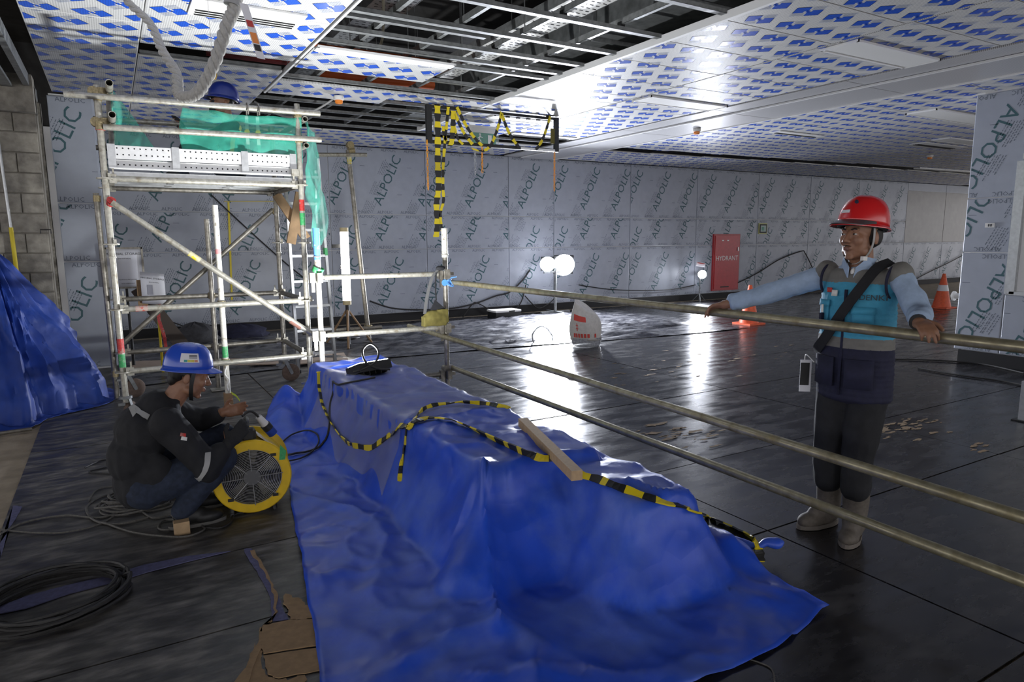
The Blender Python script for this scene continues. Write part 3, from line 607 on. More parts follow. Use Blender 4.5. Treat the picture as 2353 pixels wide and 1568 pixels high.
# platform: steel planks side by side with ribs, edge on toe board with holes
for k in range(4):
    y = TY0+.14+k*.275; pk = B().box((.765, y, 2.085), (1.46, .25, .006)); [pk.box((.765, y+s*.125, 2.068), (1.46, .004, .04)) for s in (-1, 1)]
    o = pk.build('platform_plank', M['alu'], tw, False)
    for s in (-.08, 0, .08): B().box((.765, y+s, 2.079), (1.44, .02, .012)).build('plank_rib', M['alu'], o, False)
    [B().box((x, y, 2.06), (.05, .22, .03)).build('plank_hook', M['steel'], o, False) for x in (.045, 1.485)]
for x in (.52, 1.04): B().box((x, (TY0+TY1)/2, 2.058), (.05, 1.05, .008)).build('cross_strap', M['alu'], tw, False)
tb = B(); TZ = 2.115
tb.box((.76, TY0-.01, TZ+.125), (1.44, .004, .10)); tb.box((.76, TY0+.012, TZ+.175), (1.44, .045, .004)); tb.box((.76, TY0+.012, TZ+.075), (1.44, .045, .004))
tb.box((.76, TY0+.02, TZ+.03), (1.44, .004, .075)); tb.box((.76, TY0-.006, TZ+.0), (1.44, .05, .004))
tbo = tb.build('toe_board', mat('bright_steel_plank', (.70, .70, .69), .45, .25, var=.08, scale=9), tw, False)
for x in (.06, .52, 1.06, 1.47): B().box((x, TY0-.016, TZ+.09), (.055, .006, .19)).build('stiffener', M['alu'], tbo, False)
hb = B()
for k in range(34):
    x = .10+k*.041
    if min(abs(x-q) for q in (.06, .52, 1.06, 1.47)) < .04: continue
    for dz in (.155, .105): hb.cyl((x, TY0-.0125, TZ+dz), (x, TY0-.0118, TZ+dz), .0062, n=8)
    hb.cyl((x, TY0+.0172, TZ+.03), (x, TY0+.0176, TZ+.03), .0065, n=8)
h2 = hb.build('punched_holes', M['black'], tbo); h2['kind'] = 'stuff'
for x in (1.475,): B().box((x, TY0-.03, TZ+.02), (.06, .05, .06)).build('toe_board_bracket', M['steel'], tw, False)
# colour bands on the posts
def band(x, y, z0, z1, m, r=.0252): return B().cyl((x, y, z0), (x, y, z1), r, n=16).build('colour_band', M[m], tw)
band(TX0, TY0, .62, .74, 'red'); band(TX0, TY0, .50, .61, 'green'); band(TX1, TY0, 1.80, 1.90, 'red'); band(TX1, TY0, 1.67, 1.78, 'green')
B().cyl((.13, TY0, .98), (.22, TY0, .98), .0250, n=14).build('red_scuff_band', mat('faded_red_scuff', (.40, .30, .26), .5, col2=(.45, .08, .06), scale=30, thr=(.5, .56)), tw)
# loose uprights coupled to the ledgers
lp = thing('scaffold_upright', (.82, TY0+.05, 0), 'pale loose scaffold tube standing against the front ledger of the tower', 'scaffold tube')
B().pipe((.80, TY0+.05, .16), (.80, TY0+.05, 1.84), RO).build('tube', M['whitepaint'], lp); coupler((.80, TY0+.03, .98), (0, 0, 1), (1, 0, 0), lp); coupler((.80, TY0+.03, .46), (0, 0, 1), (1, 0, 0), lp)
B().cyl((.80, TY0+.05, .50), (.80, TY0+.05, .60), .0252, n=14).build('green_band', M['green'], lp); B().cyl((.80, TY0+.05, 1.42), (.80, TY0+.05, 1.46), .0252, n=14).build('pink_band', mat('pink_tape', (.6, .25, .25), .5), lp)
B().box((.80, TY0+.05, .09), (.07, .07, .17)).build('foot_block', M['brownwood'], lp, False)
B().tube(spline([(.80, TY0+.02, .42), (.78, TY0, .36), (.81, TY0, .30), (.79, TY0, .25), (.80, TY0+.02, .2)]), .006).build('tied_cloth', M['offwhite'], lp)
B().strip([(.82, TY0+.02, .18), (.86, TY0, .15), (.89, TY0, .10)], (0, 0, 1), .02).build('yellow_ribbon', mat('lime_ribbon', (.5, .6, .05), .6), lp)
lp2 = thing('scaffold_upright', (.83, TY1-.06, 0), 'grey loose scaffold tube on a base plate behind the pale one', 'scaffold tube')
B().pipe((.84, TY1-.06, .03), (.84, TY1-.06, 1.75), RO).build('tube', M['steel_dark'], lp2); coupler((.84, TY1-.04, .98), (0, 0, 1), (1, 0, 0), lp2); coupler((.84, TY1-.04, .46), (0, 0, 1), (1, 0, 0), lp2, 'steel_dark'); B().box((.84, TY1-.06, .012), (.15, .15, .010)).build('base_plate', M['steel'], lp2, False); rosette(lp2, .84, TY1-.06, .30, .05)
lp3 = thing('scaffold_upright', (-.09, 7.9, 0), 'leftmost weathered scaffold tube beside the filmed pier and tower', 'scaffold tube')
B().pipe((-.07, 7.5, .02), (-.085, 7.5, 1.98), RO).build('tube', M['steel_dark'], lp3); coupler((-.08, 7.5, 1.93), (0, 0, 1), (1, 0, 0), lp3); coupler((-.07, 7.5, .26), (0, 0, 1), (1, 0, 0), lp3)
# ================================================================== guard rail of tubes beside the tarpaulin
gr = thing('pipe_guardrail', (2.85, 6.05, 0), 'long tube guardrail with three rails crossing in front of the man', 'guardrail')
def gpost(x, y, topm):
    p = B().pipe((x, y, .0), (x, y, 1.38), .0243).build('guardrail_post', M['steel_dark'] if topm == 'whitepaint' else M['whitepaint'], gr)
    B().cyl((x, y, 1.36), (x, y, 1.64), .030, n=16).build('painted_top', M[topm], p)
    B().cyl((x, y, 1.385), (x, y, 1.392), .036, n=14).build('ring', M['steel'], p)
    for z in (.20, .67, 1.20):
        b = B(); b.box((x-.055, y, z), (.05, .045, .09)); b.box((x+.055, y, z), (.06, .03, .03)); b.box((x, y-.05, z), (.045, .04, .09)); b.box((x-.055, y-.02, z-.07), (.03, .012, .12)); b.build('wedge_pocket', M['steel'] if topm != 'whitepaint' else M['steel_dark'], p, False)
    return p
p1 = gpost(1.585, 6.14, 'bluepaint'); p2 = gpost(2.80, 6.05, 'whitepaint'); gpost(2.915, -1.7, 'whitepaint')
B().cyl((1.585, 6.14, 1.28), (1.585, 6.14, 1.36), .028, n=16).build('white_band', M['whitepaint'], p1)
for z in (.20, .67, 1.20): B().pipe((1.64, 6.136, z), (2.745, 6.054, z), .0243).build('cross_tube', M['steel'] if z > .5 else M['steel_dark'], gr)
B().pipe((2.87, 6.16, 1.115), (2.985, -2.0, 1.115), .0243).build('top_rail', M['rail'], gr); B().pipe((2.74, 6.9, .60), (2.84, -2.0, .46), .0243).build('middle_rail', M['rail'], gr); B().pipe((2.85, 6.12, .26), (2.85, -2.0, .24), .0243).build('bottom_rail', M['rail'], gr)
B().cyl((2.792, 2.33+1.6, .5405), (2.7925, 2.29+1.6, .5398), .0254, n=16).build('white_tape_band', M['white'], gr)
for z, m in ((1.115, 'bluepaint'), (.26, 'steel_dark')): coupler((2.83, 6.05, z), (0, 0, 1), (0, 1, 0), gr, m)
coupler((2.74, 6.10, .66), (1, 0, 0), (0, 1, 0), gr)
cw = B(); cw.tube(spline([(2.83, 6.02, 1.14), (2.80, 6.0, 1.10), (2.86, 6.0, 1.08), (2.84, 6.03, 1.15), (2.90, 6.0, 1.17)]), .006); cw.build('tie_wire', M['bluepaint'], gr)
# tape roll on the blue post
single(B().lathe([(.046, -.024), (.052, -.024), (.052, .024), (.046, .024), (.046, -.024)], 22, Matrix.Rotation(.35, 3, 'Y') @ Matrix.Rotation(.3, 3, 'X'), (1.585, 6.14, 1.27), False), 'tape_roll', M['green'], 'roll of green tape slipped over the blue topped post', 'tape roll')
# ================================================================== ladder
ld = thing('stepladder', (2.0, 8.3, 0), 'aluminium ladder leaning on the right end of the scaffold', 'ladder')
La, Lb = V((1.76, 7.92, 0)), V((2.20, 7.92, 0)); ta, tb2 = V((1.66, 7.62, 2.42)), V((2.02, 7.62, 2.42))
for a, b2 in ((La, ta), (Lb, tb2)):
    B().beam(a, b2, .028, .065, (0, 1, 0)).build('rail', M['alu'], ld, False); B().box(a+V((0, 0, .02)), (.05, .08, .04)).build('rubber_foot', M['rubber'], ld, False)
for k in range(8):
    t = .09+k*.118; B().beam(lerp(La, ta, t), lerp(Lb, tb2, t), .05, .028).build('rung', M['alu'], ld, False)
bl2 = B(); bl2.beam((2.16, 8.42, 0), (2.0, 7.68, 2.30), .022, .05, (0, 1, 0)); bl2.build('rear_rail', M['alu'], ld, False); B().beam(lerp(Lb, tb2, .565), lerp(Lb, tb2, .60), .032, .07, (0, 1, 0)).build('green_sticker', M['green'], ld, False)
# crossed timbers under the platform end
for i, (p, q, l) in enumerate((((1.50, 7.3, 2.0), (1.78, 7.3, 1.55), 'brown timber slanting right under the end of the scaffold platform'), ((1.72, 7.22, 2.02), (1.60, 7.22, 1.50), 'upright brown timber crossing the slanting one by the ladder'))):
    single(B().beam(p, q, .09, .035, (0, 1, 0)), 'timber_board', M['brownwood'], l, 'timber', smooth=False)
# ================================================================== green netting
def net_sheet(name, fn, nu, nv, label, seed):
    b = B(); vs = []
    for j in range(nv+1):
        for i in range(nu+1): vs.append(fn(i/nu, j/nv))
    b.add(vs, [(j*(nu+1)+i, j*(nu+1)+i+1, (j+1)*(nu+1)+i+1, (j+1)*(nu+1)+i) for j in range(nv) for i in range(nu)])
    o = single(b, name, M['net'], label, 'net'); md = o.modifiers.new('thickness', 'SOLIDIFY'); md.thickness = .0015; return o
def nz(*a): return noise.noise(V(a))
net_sheet('safety_net', lambda u, v: V((.60+u*.96-.04*math.sin(v*3)*(1-u), TY0-.012+.025*nz(u*5, v*3, 1)+.012*math.sin(u*17)+.035*v, 2.625-.02*math.sin(u*3.1)*(1-v)-v*.40+.012*nz(u*6, v*4, 4))), 40, 14, 'translucent green net hung under the front top rail of the scaffold platform', 1)
net_sheet('safety_net', lambda u, v: V((.09+u*(.08+.30*v**.9), TY0+.07+.28*u+.03*nz(u*5, v*4, 2)+.02*math.sin(u*14+v*3), 2.74-.52*v+.02*nz(u*4, v*6, 9)-u*.05)), 18, 18, 'green net draped down from the left side tubes of the scaffold', 2)
net_sheet('safety_net', lambda u, v: V((1.60+.05*nz(u*4, v*5, 3)+u*(.26+.16*v*(1-.5*v))+.035*math.sin(v*9+u*6)*v, TY0+.03+u*.70, 2.60-v*(1.16-.50*abs(u-.45)**1.2)+.03*nz(u*9, 0, 5))), 22, 26, 'ragged green net trailing down beside the ladder', 3)
# spring hooks clipped on the platform rail
for i, x in enumerate((1.10, 1.19)):
    t = thing('safety_hook', (x, TY0-.05, 2.66), ['left', 'right'][i]+' one of two lanyard hooks clipped over the scaffold top rail', 'hook', 'lanyard hooks on the scaffold top rail')
    B().tube(spline([(x, TY0-.085, 2.60), (x, TY0-.09, 2.66), (x, TY0-.05, 2.70), (x, TY0-.01, 2.67), (x, TY0, 2.60)]), .006).build('hook_body', M['steel_dark'], t); B().strip([(x, TY0+.01, 2.60), (x, TY0+.03, 2.45), (x+.01, TY0+.06, 2.28)], (1, 0, 0), .028).build('strap', M['offwhite'], t); B().cyl((x, TY0+.02, 2.47), (x, TY0+.045, 2.47), .022, n=12).build('buckle', M['tape_y'], t)
# ================================================================== lamps
tl = thing('tube_work_light', (2.87, 9.6, 0), 'bright vertical fluorescent work light on a tripod behind the guardrail', 'work light')
B().cyl((2.875, 9.6, .66), (2.875, 9.6, 1.66), .058, n=18).build('lit_tube', M['tubelit'], tl)
for z, s in ((1.68, 1), (.64, 1)): B().cyl((2.875, 9.6, z-.03), (2.875, 9.6, z+.03), .06, n=18).build('end_cap', mat('yellowed_cap', (.55, .45, .25), .6), tl)
B().box((2.80, 9.63, 1.45), (.20, .03, .05)).build('mount_bracket', M['rubber'], tl, False); B().cyl((2.80, 9.6, 1.15), (2.86, 9.6, 1.15), .025, n=10).build('clamp_knob', M['offwhite'], tl)
B().cyl((2.875, 9.6, .0), (2.875, 9.6, .62), .028, n=10).build('stand_pole', M['rubber'], tl)
for a in (0.2, 2.3, 4.4): B().cyl((2.875, 9.6, .55), (2.875+.38*math.cos(a), 9.6+.38*math.sin(a), .02), .016, n=8).build('tripod_leg', M['brownwood'], tl)
tf = thing('twin_floodlight', (7.8, 11.5, 0), 'blinding twin floodlight on a cross foot stand near the back wall', 'floodlight')
B().cyl((7.80, 11.5, .06), (7.80, 11.5, .95), .03, n=12).build('stand_pole', M['galv'], tf)
for a, b2 in (((7.45, 11.5), (8.15, 11.5)), ((7.8, 11.2), (7.8, 11.8))): B().beam((a[0], a[1], .03), (b2[0], b2[1], .03), .06, .06).build('foot_bar', M['galv'], tf, False)
B().beam((7.52, 11.5, .86), (8.06, 11.5, .86), .04, .04).build('cross_arm', M['galv'], tf, False)
def flood(par, c, aim, w, h, mt, power, spread=2.6, col=(.86, .90, 1.0), disc=False):
    c = V(c); d, a, u = frame(V(aim)); R3 = Matrix((a, u, d)).transposed()
    B().box(c-d*.04, (w*1.12, h*1.12, .07), R3).build('lamp_housing', M['rubber'], par, False)
    for k in range(5): B().box(c-d*.085+a*(w*(-.4+.2*k)), (.006, h*.9, .03), R3).build('cooling_fin', M['rubber'], par, False)
    (B().cyl(c-d*.006, c+d*.002, w*.62, n=28) if disc else B().box(c-d*.002, (w, h, .006), R3)).build('lit_lens', M[mt], par, False)
    l = bpy.data.lights.new('flood_light', 'AREA'); l.shape = 'RECTANGLE'; l.size = w*.95; l.size_y = h*.95; l.energy = power; l.shape = 'DISK' if disc else l.shape; l.color = col; l.spread = spread
    o = bpy.data.objects.new('flood_light', l); COL.objects.link(o); o.parent = par; o.location = c+d*.012-BASE[par.name]; o.rotation_mode = 'QUATERNION'; o.rotation_quaternion = (-d).to_track_quat('Z', 'Y')
    return o
flood(tf, (7.58, 11.46, 1.03), (-.55, -1, -.24), .24, .24, 'led', 135, disc=True); flood(tf, (7.98, 11.46, 1.0), (-.40, -1, -.26), .36, .34, 'led', 225, disc=True)
sf = thing('small_floodlight', (12.3, 11.85, 0), 'small lit floodlight on a thin stand left of the hydrant cabinet', 'floodlight')
B().cyl((12.28, 11.85, 0), (12.28, 11.85, .75), .014, n=8).build('stand_pole', M['galv'], sf); flood(sf, (12.30, 11.80, .66), (-.9, -1, -.05), .16, .14, 'led', 35, disc=True)
B().box((12.25, 11.82, .90), (.30, .02, .10), Matrix.Rotation(.15, 3, 'Y')).build('paper_notice', M['paper'], sf, False); B().box((12.25, 11.80, .93), (.24, .01, .02), Matrix.Rotation(.15, 3, 'Y')).build('red_line', M['red'], sf, False)
for i in range(3):
    a = i*2.1; B().cyl((12.28, 11.85, .2), (12.28+.2*math.cos(a), 11.85+.16*math.sin(a), .01), .008, n=6).build('tripod_leg', M['galv'], sf)
# floodlight lying face up on the tarpaulin
ul = thing('tarp_floodlight', (1.68, 5.12, .47), 'black floodlight lying face up on the blue tarpaulin with a looped cable', 'floodlight')
flood(ul, (1.68, 5.12, .565), (-.10, .34, 1), .27, .17, 'ledup', 92, 3.0, (.97, .99, 1))
B().tube(spline([(1.52, 4.99, .53), (1.60, 4.98, .55), (1.70, 4.98, .60), (1.725, 5.0, .68), (1.67, 5.02, .735), (1.605, 5.01, .69), (1.62, 4.99, .60), (1.70, 4.97, .545), (1.80, 4.95, .53)], 10), .0085, 8).build('looped_cable', M['cable'], ul)
# ================================================================== blue tarpaulin over the long stack
def sstep(a, b, x): t = max(0, min(1, (x-a)/(b-a))); return t*t*(3-2*t)
def rdist(x, y, x0, x1, y0, y1): return math.hypot(max(x0-x, 0, x-x1), max(y0-y, 0, y-y1))
def ridged(x, y, s): return (1-abs(noise.noise(V((x*s, y*s, 3.3)))*2.0))
CREASES = [((1.41, 2.68), (1.18, 2.10), .07, .075), ((1.40, 2.75), (1.05, 2.55), .06, .03), ((1.30, 3.6), (.98, 3.25), .07, .02), ((1.28, 4.3), (1.02, 4.5), .06, .02), ((.9, 2.0), (1.3, 1.7), .05, .02), ((1.7, 2.45), (1.8, 1.75), .09, .03), ((1.95, 2.3), (2.25, 1.7), .07, .03), ((2.2, 2.1), (2.4, 1.62), .05, .02), ((.75, 2.9), (1.15, 2.75), .05, .012), ((.8, 2.3), (1.2, 2.45), .06, .018), ((1.1, 1.9), (1.5, 1.62), .05, .018), ((1.45, 3.4), (2.0, 3.2), .05, .010), ((1.45, 4.2), (2.0, 4.5), .05, .012)]
def tarp_h(x, y):
    d = rdist(x, y, 1.44, 2.04, 2.68, 5.85); w = .24 if y > 2.7 else (.22+.16*sstep(2.7, 2.5, y))
    fold = .07*math.sin(y*9+2*math.sin(y*3.1)) if y > 2.7 else .10*math.sin(x*11+1.0)
    w *= 1+fold*3.0*.5
    z = .455*max(0, 1-d/w)**(1.25) if d < w else 0
    if d < .05: z = .455*(1-.9*(d/.05)**2*.12)
    top = .012*noise.noise(V((x*3, y*2.2, 7)))+.010*noise.noise(V((x*8, y*5, 1)))
    d2 = rdist(x, y, 1.86, 2.15, 2.12, 2.9); z2 = .385*max(0, 1-d2/.24)**1.2 if d2 < .24 else 0
    if d2 < .06: z2 = max(z2, .385-.09*(d2/.06)**2)
    d3 = rdist(x, y, 2.36, 2.40, 2.08, 2.2); z3 = .12*max(0, 1-d3/.22)**1.3 if d3 < .22 else 0
    z = max(z, z2, z3)
    # heap of gathered cloth at the far left corner
    g = math.exp(-(((x-1.25)/.16)**2+((y-6.02)/.28)**2)); g2 = math.exp(-(((x-1.10)/.13)**2+((y-5.62)/.20)**2))
    z = max(z, .24*g+.12*g2+.03*g*math.sin(30*x+12*y))
    wx, wy = x+.12*noise.noise(V((x*2, y*2, 5))), y+.12*noise.noise(V((x*2, y*2, 9)))
    z += top+.026*max(0, ridged(wx, wy, 1.5))**3+.013*max(0, ridged(wx+5, wy, 3.4))**3+.006*max(0, ridged(wx+9, wy*.8, 7))**2
    for (ax, ay), (bx, by), ww, hh in CREASES:
        vx, vy = bx-ax, by-ay; t = max(0, min(1, ((x-ax)*vx+(y-ay)*vy)/(vx*vx+vy*vy))); dd = math.hypot(x-ax-t*vx, y-ay-t*vy)
        if dd < ww*2.5: z += hh*math.exp(-dd/ww*2.2)*(1-.35*t)*sstep(0, .06, t+.03)
    return max(z, 0)+.008
def pw(tab, y):
    for (a, va), (b, vb) in zip(tab, tab[1:]):
        if y <= b: return va+(vb-va)*max(0, min(1, (y-a)/(b-a)))
    return tab[-1][1]
XL = [(1.3, .36), (2.2, .51), (2.9, .625), (3.77, .765), (4.74, .925), (5.3, .96), (5.67, .97), (6.0, 1.06), (6.3, 1.20), (6.4, 1.32)]
XR = [(1.3, 2.42), (1.57, 2.46), (1.8, 2.44), (1.95, 2.46), (2.2, 2.56), (2.6, 2.52), (3.2, 2.40), (4, 2.32), (6.3, 2.25)]
def yf(u): return 1.47+.10*u**3+.015*math.sin(u*14)      # front hem
NU, NV = 96, 210; b = B(); vs = []
for j in range(NV+1):
    for i in range(NU+1):
        u, v = i/NU, j/NV; y = yf(u)+(6.38-yf(u))*v; e = .012*noise.noise(V((y*3, 0, 8)))+.006*noise.noise(V((y*9, 4, 8)))
        x = pw(XL, y)+e*(1-u)+(pw(XR, y)-pw(XL, y))*u; vs.append((x, y, tarp_h(x, y)))
b.add(vs, [(j*(NU+1)+i, j*(NU+1)+i+1, (j+1)*(NU+1)+i+1, (j+1)*(NU+1)+i) for j in range(NV) for i in range(NU)])
tp = thing('tarpaulin_cover', (1.5, 4, 0), 'large wrinkled blue tarpaulin covering a long low stack in the foreground', 'tarpaulin')
sh = b.build('sheet', M['tarp'], tp, True, 1.2); sh.modifiers.new('thickness', 'SOLIDIFY').thickness = .002
# clear dusty plastic laid over the far half of the stack
dv = []; nu, nv = 40, 70
for j in range(nv+1):
    for i in range(nu+1):
        u, v = i/nu, j/nv; y = 3.62+v*1.75+.05*math.sin(u*9); x = 1.24+.03*math.sin(v*11)+u*.86; dv.append((x, y, tarp_h(x, y)+.006+.004*abs(noise.noise(V((x*14, y*5, 2))))))
pf = B().add(dv, [(j*(nu+1)+i, j*(nu+1)+i+1, (j+1)*(nu+1)+i+1, (j+1)*(nu+1)+i) for j in range(nv) for i in range(nu)])
single(pf, 'clear_plastic_sheet', mat('dusty_clear_plastic', (.42, .42, .46), .28, alpha=.30, bump=.3, bscale=14, stretch=(3, 1, 1), var=.2, scale=3), 'dusty translucent plastic sheet lying over the far end of the blue tarpaulin', 'plastic sheet', ang=1.2)
ka, kc = atz(1738, 1256, .07), atz(1802, 1246, .10); kb = B(); kb.tube(spline([V((2.50, 2.14, .06)), ka, lerp(ka, kc, .35)+V((0, 0, .012)), lerp(ka, kc, .7), kc], 6), [.03, .03, .028, .026, .022, .016, .014]+[.014+.0014*k for k in range(9)]+[.026, .027, .028, .027, .026, .022, .016, .010, .004], 12)
kb.build('tied_corner', M['tarp'], tp)
def on_tarp(px, py, lift=.006):
    d = ray(px, py); o = V((0, 0, CAM_H)); t = .5
    while t < 12:
        p = o+d*t
        inside = 1.46 < p.y < 6.38 and pw(XL, p.y) < p.x < pw(XR, p.y)
        if p.z <= (tarp_h(p.x, p.y) if inside else 0): return V((p.x, p.y, (tarp_h(p.x, p.y) if inside else 0)+lift))
        t += .01
    return None
def hazard(name, pts, w, pitch, label, parent=None, n=10, twist=0, flatd=None, group=None):
    P = spline(pts, n); b = B(); s = 0; N = len(P)
    for i in range(N-1):
        a, c = P[i], P[i+1]; b.cur = int(s/pitch) % 2; s += (c-a).length
        ds = []
        for p, k in ((a, i), (c, i+1)):
            t = (P[min(k+1, N-1)]-P[max(k-1, 0)]).normalized(); d, sd, up = frame(t)
            if flatd is not None: sd = V(flatd); up = t.cross(sd).normalized()
            an = twist*k/N*6.283; q = sd*math.cos(an)+up*math.sin(an); r = -sd*math.sin(an)+up*math.cos(an); ww = w*(1-.25*math.sin(k*.7)**2); ds.append([p-q*ww/2-r*.004, p+q*ww/2-r*.004, p+q*ww/2+r*.004, p-q*ww/2+r*.004])
        b.add(ds[0]+ds[1], [(0, 1, 5, 4), (2, 3, 7, 6), (1, 2, 6, 5), (3, 0, 4, 7)])
    m = [M['tape_y'], M['tape_k']]
    return b.build(name, m, parent, False) if parent else tag(b.build(name, m, None, False), label, 'tape', group)
tape_px = [(733, 862), (740, 925), (766, 985), (800, 1026), (850, 1036), (895, 1008), (940, 982), (985, 967), (1040, 973), (1100, 1000), (1180, 1037), (1260, 1072), (1345, 1104), (1450, 1138), (1560, 1178), (1640, 1200), (1700, 1228), (1735, 1250)]
def dense(px, lift, n=4): return [on_tarp(p.x, p.y, lift) for p in spline([(x, y, 0) for x, y in px], n)]
hazard('barrier_tape', dense(tape_px, .016), .040, .075, 'long yellow and black barrier tape strung along the blue tarpaulin', n=2, twist=1.2)
hazard('barrier_tape', dense(((1170, 946), (1110, 935), (1050, 933), (985, 943), (955, 968), (938, 1010), (925, 1060), (918, 1118)), .022), .028, .06, 'short loose end of barrier tape crossing the top edge of the tarpaulin', n=2, twist=1.6)
hazard('barrier_tape', [ka+V((-.02, .0, .04)), ka+V((-.01, -.02, 0)), V((ka.x-.03, ka.y-.05, .02))], .05, .05, 'barrier tape knotted round the tied corner of the tarpaulin')
st = B(); p, q = V((1.93, 3.17, .505)), V((1.70, 2.33, .490)); st.beam(p, q, .052, .046); single(st, 'wooden_batten', M['wood'], 'short pine batten lying across the blue tarpaulin', 'timber', smooth=False)
# cable from the floodlight down to the blower
cp = dense(((862, 872), (810, 882), (770, 892), (766, 905), (758, 940), (757, 985), (748, 1015), (728, 1035), (690, 1045), (655, 1050)), .012)
single(B().tube(spline(cp, 8), .0075), 'lamp_cable', M['cable'], 'black cable running from the tarpaulin floodlight down to the blower', 'cable')
lp_ = [on_tarp(x, y, .012) for x, y in ((650, 1020), (672, 1002), (705, 993), (728, 1003), (732, 1022), (716, 1043), (690, 1058), (658, 1066))]
single(B().tube(spline(lp_, 8), .006), 'blower_cable_loop', M['cable'], 'loop of black cable on the tarpaulin right of the blower', 'cable')
# ================================================================== tarpaulin heap by the blockwork
base = spline([(-2.3, 6.45, 0), (-1.5, 6.5, 0), (-1.05, 6.62, 0), (-.70, 6.70, 0), (-.60, 6.95, 0), (-.42, 7.12, 0), (-.18, 7.30, 0), (-.06, 7.62, 0), (-.10, 8.0, 0), (-.35, 8.35, 0), (-1.0, 8.45, 0), (-2.3, 8.45, 0)], 10)
nb = len(base); nv = 44; vs = []
for j in range(nv+1):
    s = j/nv
    for i, p in enumerate(base):
        ap = V((min(-.93, p.x) if p.x < -.93 else -.93, 7.62+(.10 if p.y > 7.6 else -.10), 1.50))
        t = i/nb*40; q = lerp(p, ap, s); q.z = 1.50*(s**1.12)+.0
        if s < .16: q.z = .05*math.sin(t*2.1+s*20)*s*6+.10*s
        if s >= .16: q.z = max(q.z-.03, .02)
        out = (p-ap); out.z = 0; out.normalize(); am = math.sin(min(s, .999)*math.pi)**.7
        q += out*am*(.045*math.sin(t*1.1+s*4)+.10*noise.noise(V((t*.5+s*2, s*2.5, 1)))+.06*max(0, ridged(t*.25+s*.9, s*1.6-t*.1, 1.8))**2+.03*max(0, ridged(t*.5, s*3+t*.2, 2))**2); q.z += .03*am*noise.noise(V((t*.8, s*9, 5)))
        q.z = max(q.z, .012+.02*(1-s)*abs(noise.noise(V((t, s*5, 2))))); vs.append(q)
lt = B().add(vs, [(j*nb+i, j*nb+i+1, (j+1)*nb+i+1, (j+1)*nb+i) for j in range(nv) for i in range(nb-1)])
lo = single(lt, 'tarpaulin_heap', M['tarp2'], 'dark blue tarpaulin heaped over materials against the blockwork at left', 'tarpaulin', ang=1.0); lo.modifiers.new('thickness', 'SOLIDIFY').thickness = .003
pt = B(); [pt.box((0, 0, 0), (.1, .003, .12))]
single(B().cyl((-1.5, 6.52, .02), (-.68, 6.60, .02), .016, n=8), 'reinforcing_bar', M['steel_dark'], 'rusty reinforcing bar on the floor in front of the tarpaulin heap', 'bar')
ph_ = thing('yellow_handle_pole', (-.75, 8.5, 0), 'thin steel pole with a yellow foot against the blockwork', 'pole')
B().cyl((-.86, 8.52, 1.66), (-.89, 8.52, 2.9), .014, n=10).build('pole', M['alu'], ph_); B().cyl((-.84, 8.52, .02), (-.86, 8.52, 1.68), .02, n=10).build('handle', M['tape_y'], ph_)
single(B().tube([(-.62, 8.565, 1.62), (-.62, 8.565, 1.66), (-.53, 8.565, 1.66), (-.53, 8.565, 1.62)], .006), 'wall_staple', M['rubber'], 'small black staple fixed in the blockwork', 'staple')
# ================================================================== blower
FC = V((.575, 3.86, .222)); ax = V((.16, 1, .0)).normalized(); fa, fsd, fu = frame(ax); FM = Matrix((fsd, fu, fa)).transposed(); Rr = .205
fn_ = thing('portable_blower', (.58, 4.0, 0), 'round yellow portable blower fan with wire grille and black handle', 'fan')
B().lathe([(.156, .0), (.205, .0), (.211, .006), (.211, .018), (.196, .022), (.178, .03), (.176, .30), (.196, .31), (.208, .318), (.208, .335), (.17, .335), (.156, .30), (.156, .0)], 48, FM, FC, False).build('housing', M['yellow'], fn_)
g = B()
for k in range(1, 14): r = .045+.0085*k; g.tube([FC+FM @ V((r*math.cos(t*6.2832/48), r*math.sin(t*6.2832/48), -.004)) for t in range(48)], .0021, 5, True)
gr_ = g.build('wire_grille', M['grille'], fn_); gr_['kind'] = 'stuff'
for k in range(8):
    a = k*math.pi/4+.05; d = V((math.cos(a), math.sin(a), 0)); B().cyl(FC+FM @ (d*.02+V((0, 0, -.008))), FC+FM @ (d*.164+V((0, 0, -.008))), .0028, n=6).build('grille_spoke', M['grille'], fn_)
B().lathe([(0, -.012), (.046, -.010), (.05, .0), (.04, .01)], 24, FM, FC).build('grille_hub', mat('dull_grey_hub', (.10, .10, .10), .6), fn_)
B().lathe([(0, .06), (.05, .06), (.055, .14), (0, .14)], 20, FM, FC).build('motor', M['rubber'], fn_)
for k in range(5):
    a = k*2*math.pi/5+.3; bl = B(); pts = []
    for s, tw_ in ((.05, .9), (.10, .7), (.16, .5)):
        for e in (-1, 1): t = a+e*.28*(1-.2*s); pts.append(FC+FM @ V((s*math.cos(t), s*math.sin(t), .10+e*.03*tw_)))
    bl.add(pts, [(0, 1, 3, 2), (2, 3, 5, 4)]); o = bl.build('fan_blade', mat('dusty_fan_blade', (.25, .23, .18), .6) if k == 0 else bpy.data.materials['dusty_fan_blade'], fn_); o.modifiers.new('t', 'SOLIDIFY').thickness = .004
for k in range(4):
    a = math.pi/4+k*math.pi/2; c = FC+FM @ V((.166*math.cos(a), .166*math.sin(a), -.006)); B().box(c, (.03, .014, .012), FM).build('grille_clip', M['rubber'], fn_, False)
hp = FC+FM @ V((0, .20, .10)); hb_ = B(); hb_.box(FC+V((-.0, .05, .235)), (.05, .03, .07)); hb_.tube([FC+V((.0, .05, .25)), FC+V((.0, .10, .285)), FC+V((.02, .22, .285)), FC+V((.03, .29, .24))], .014, 8)
hb_.build('carry_handle', M['rubber'], fn_)
B().box(FC+V((.01, .14, .215)), (.08, .09, .05)).build('switch_box', M['rubber'], fn_, False)
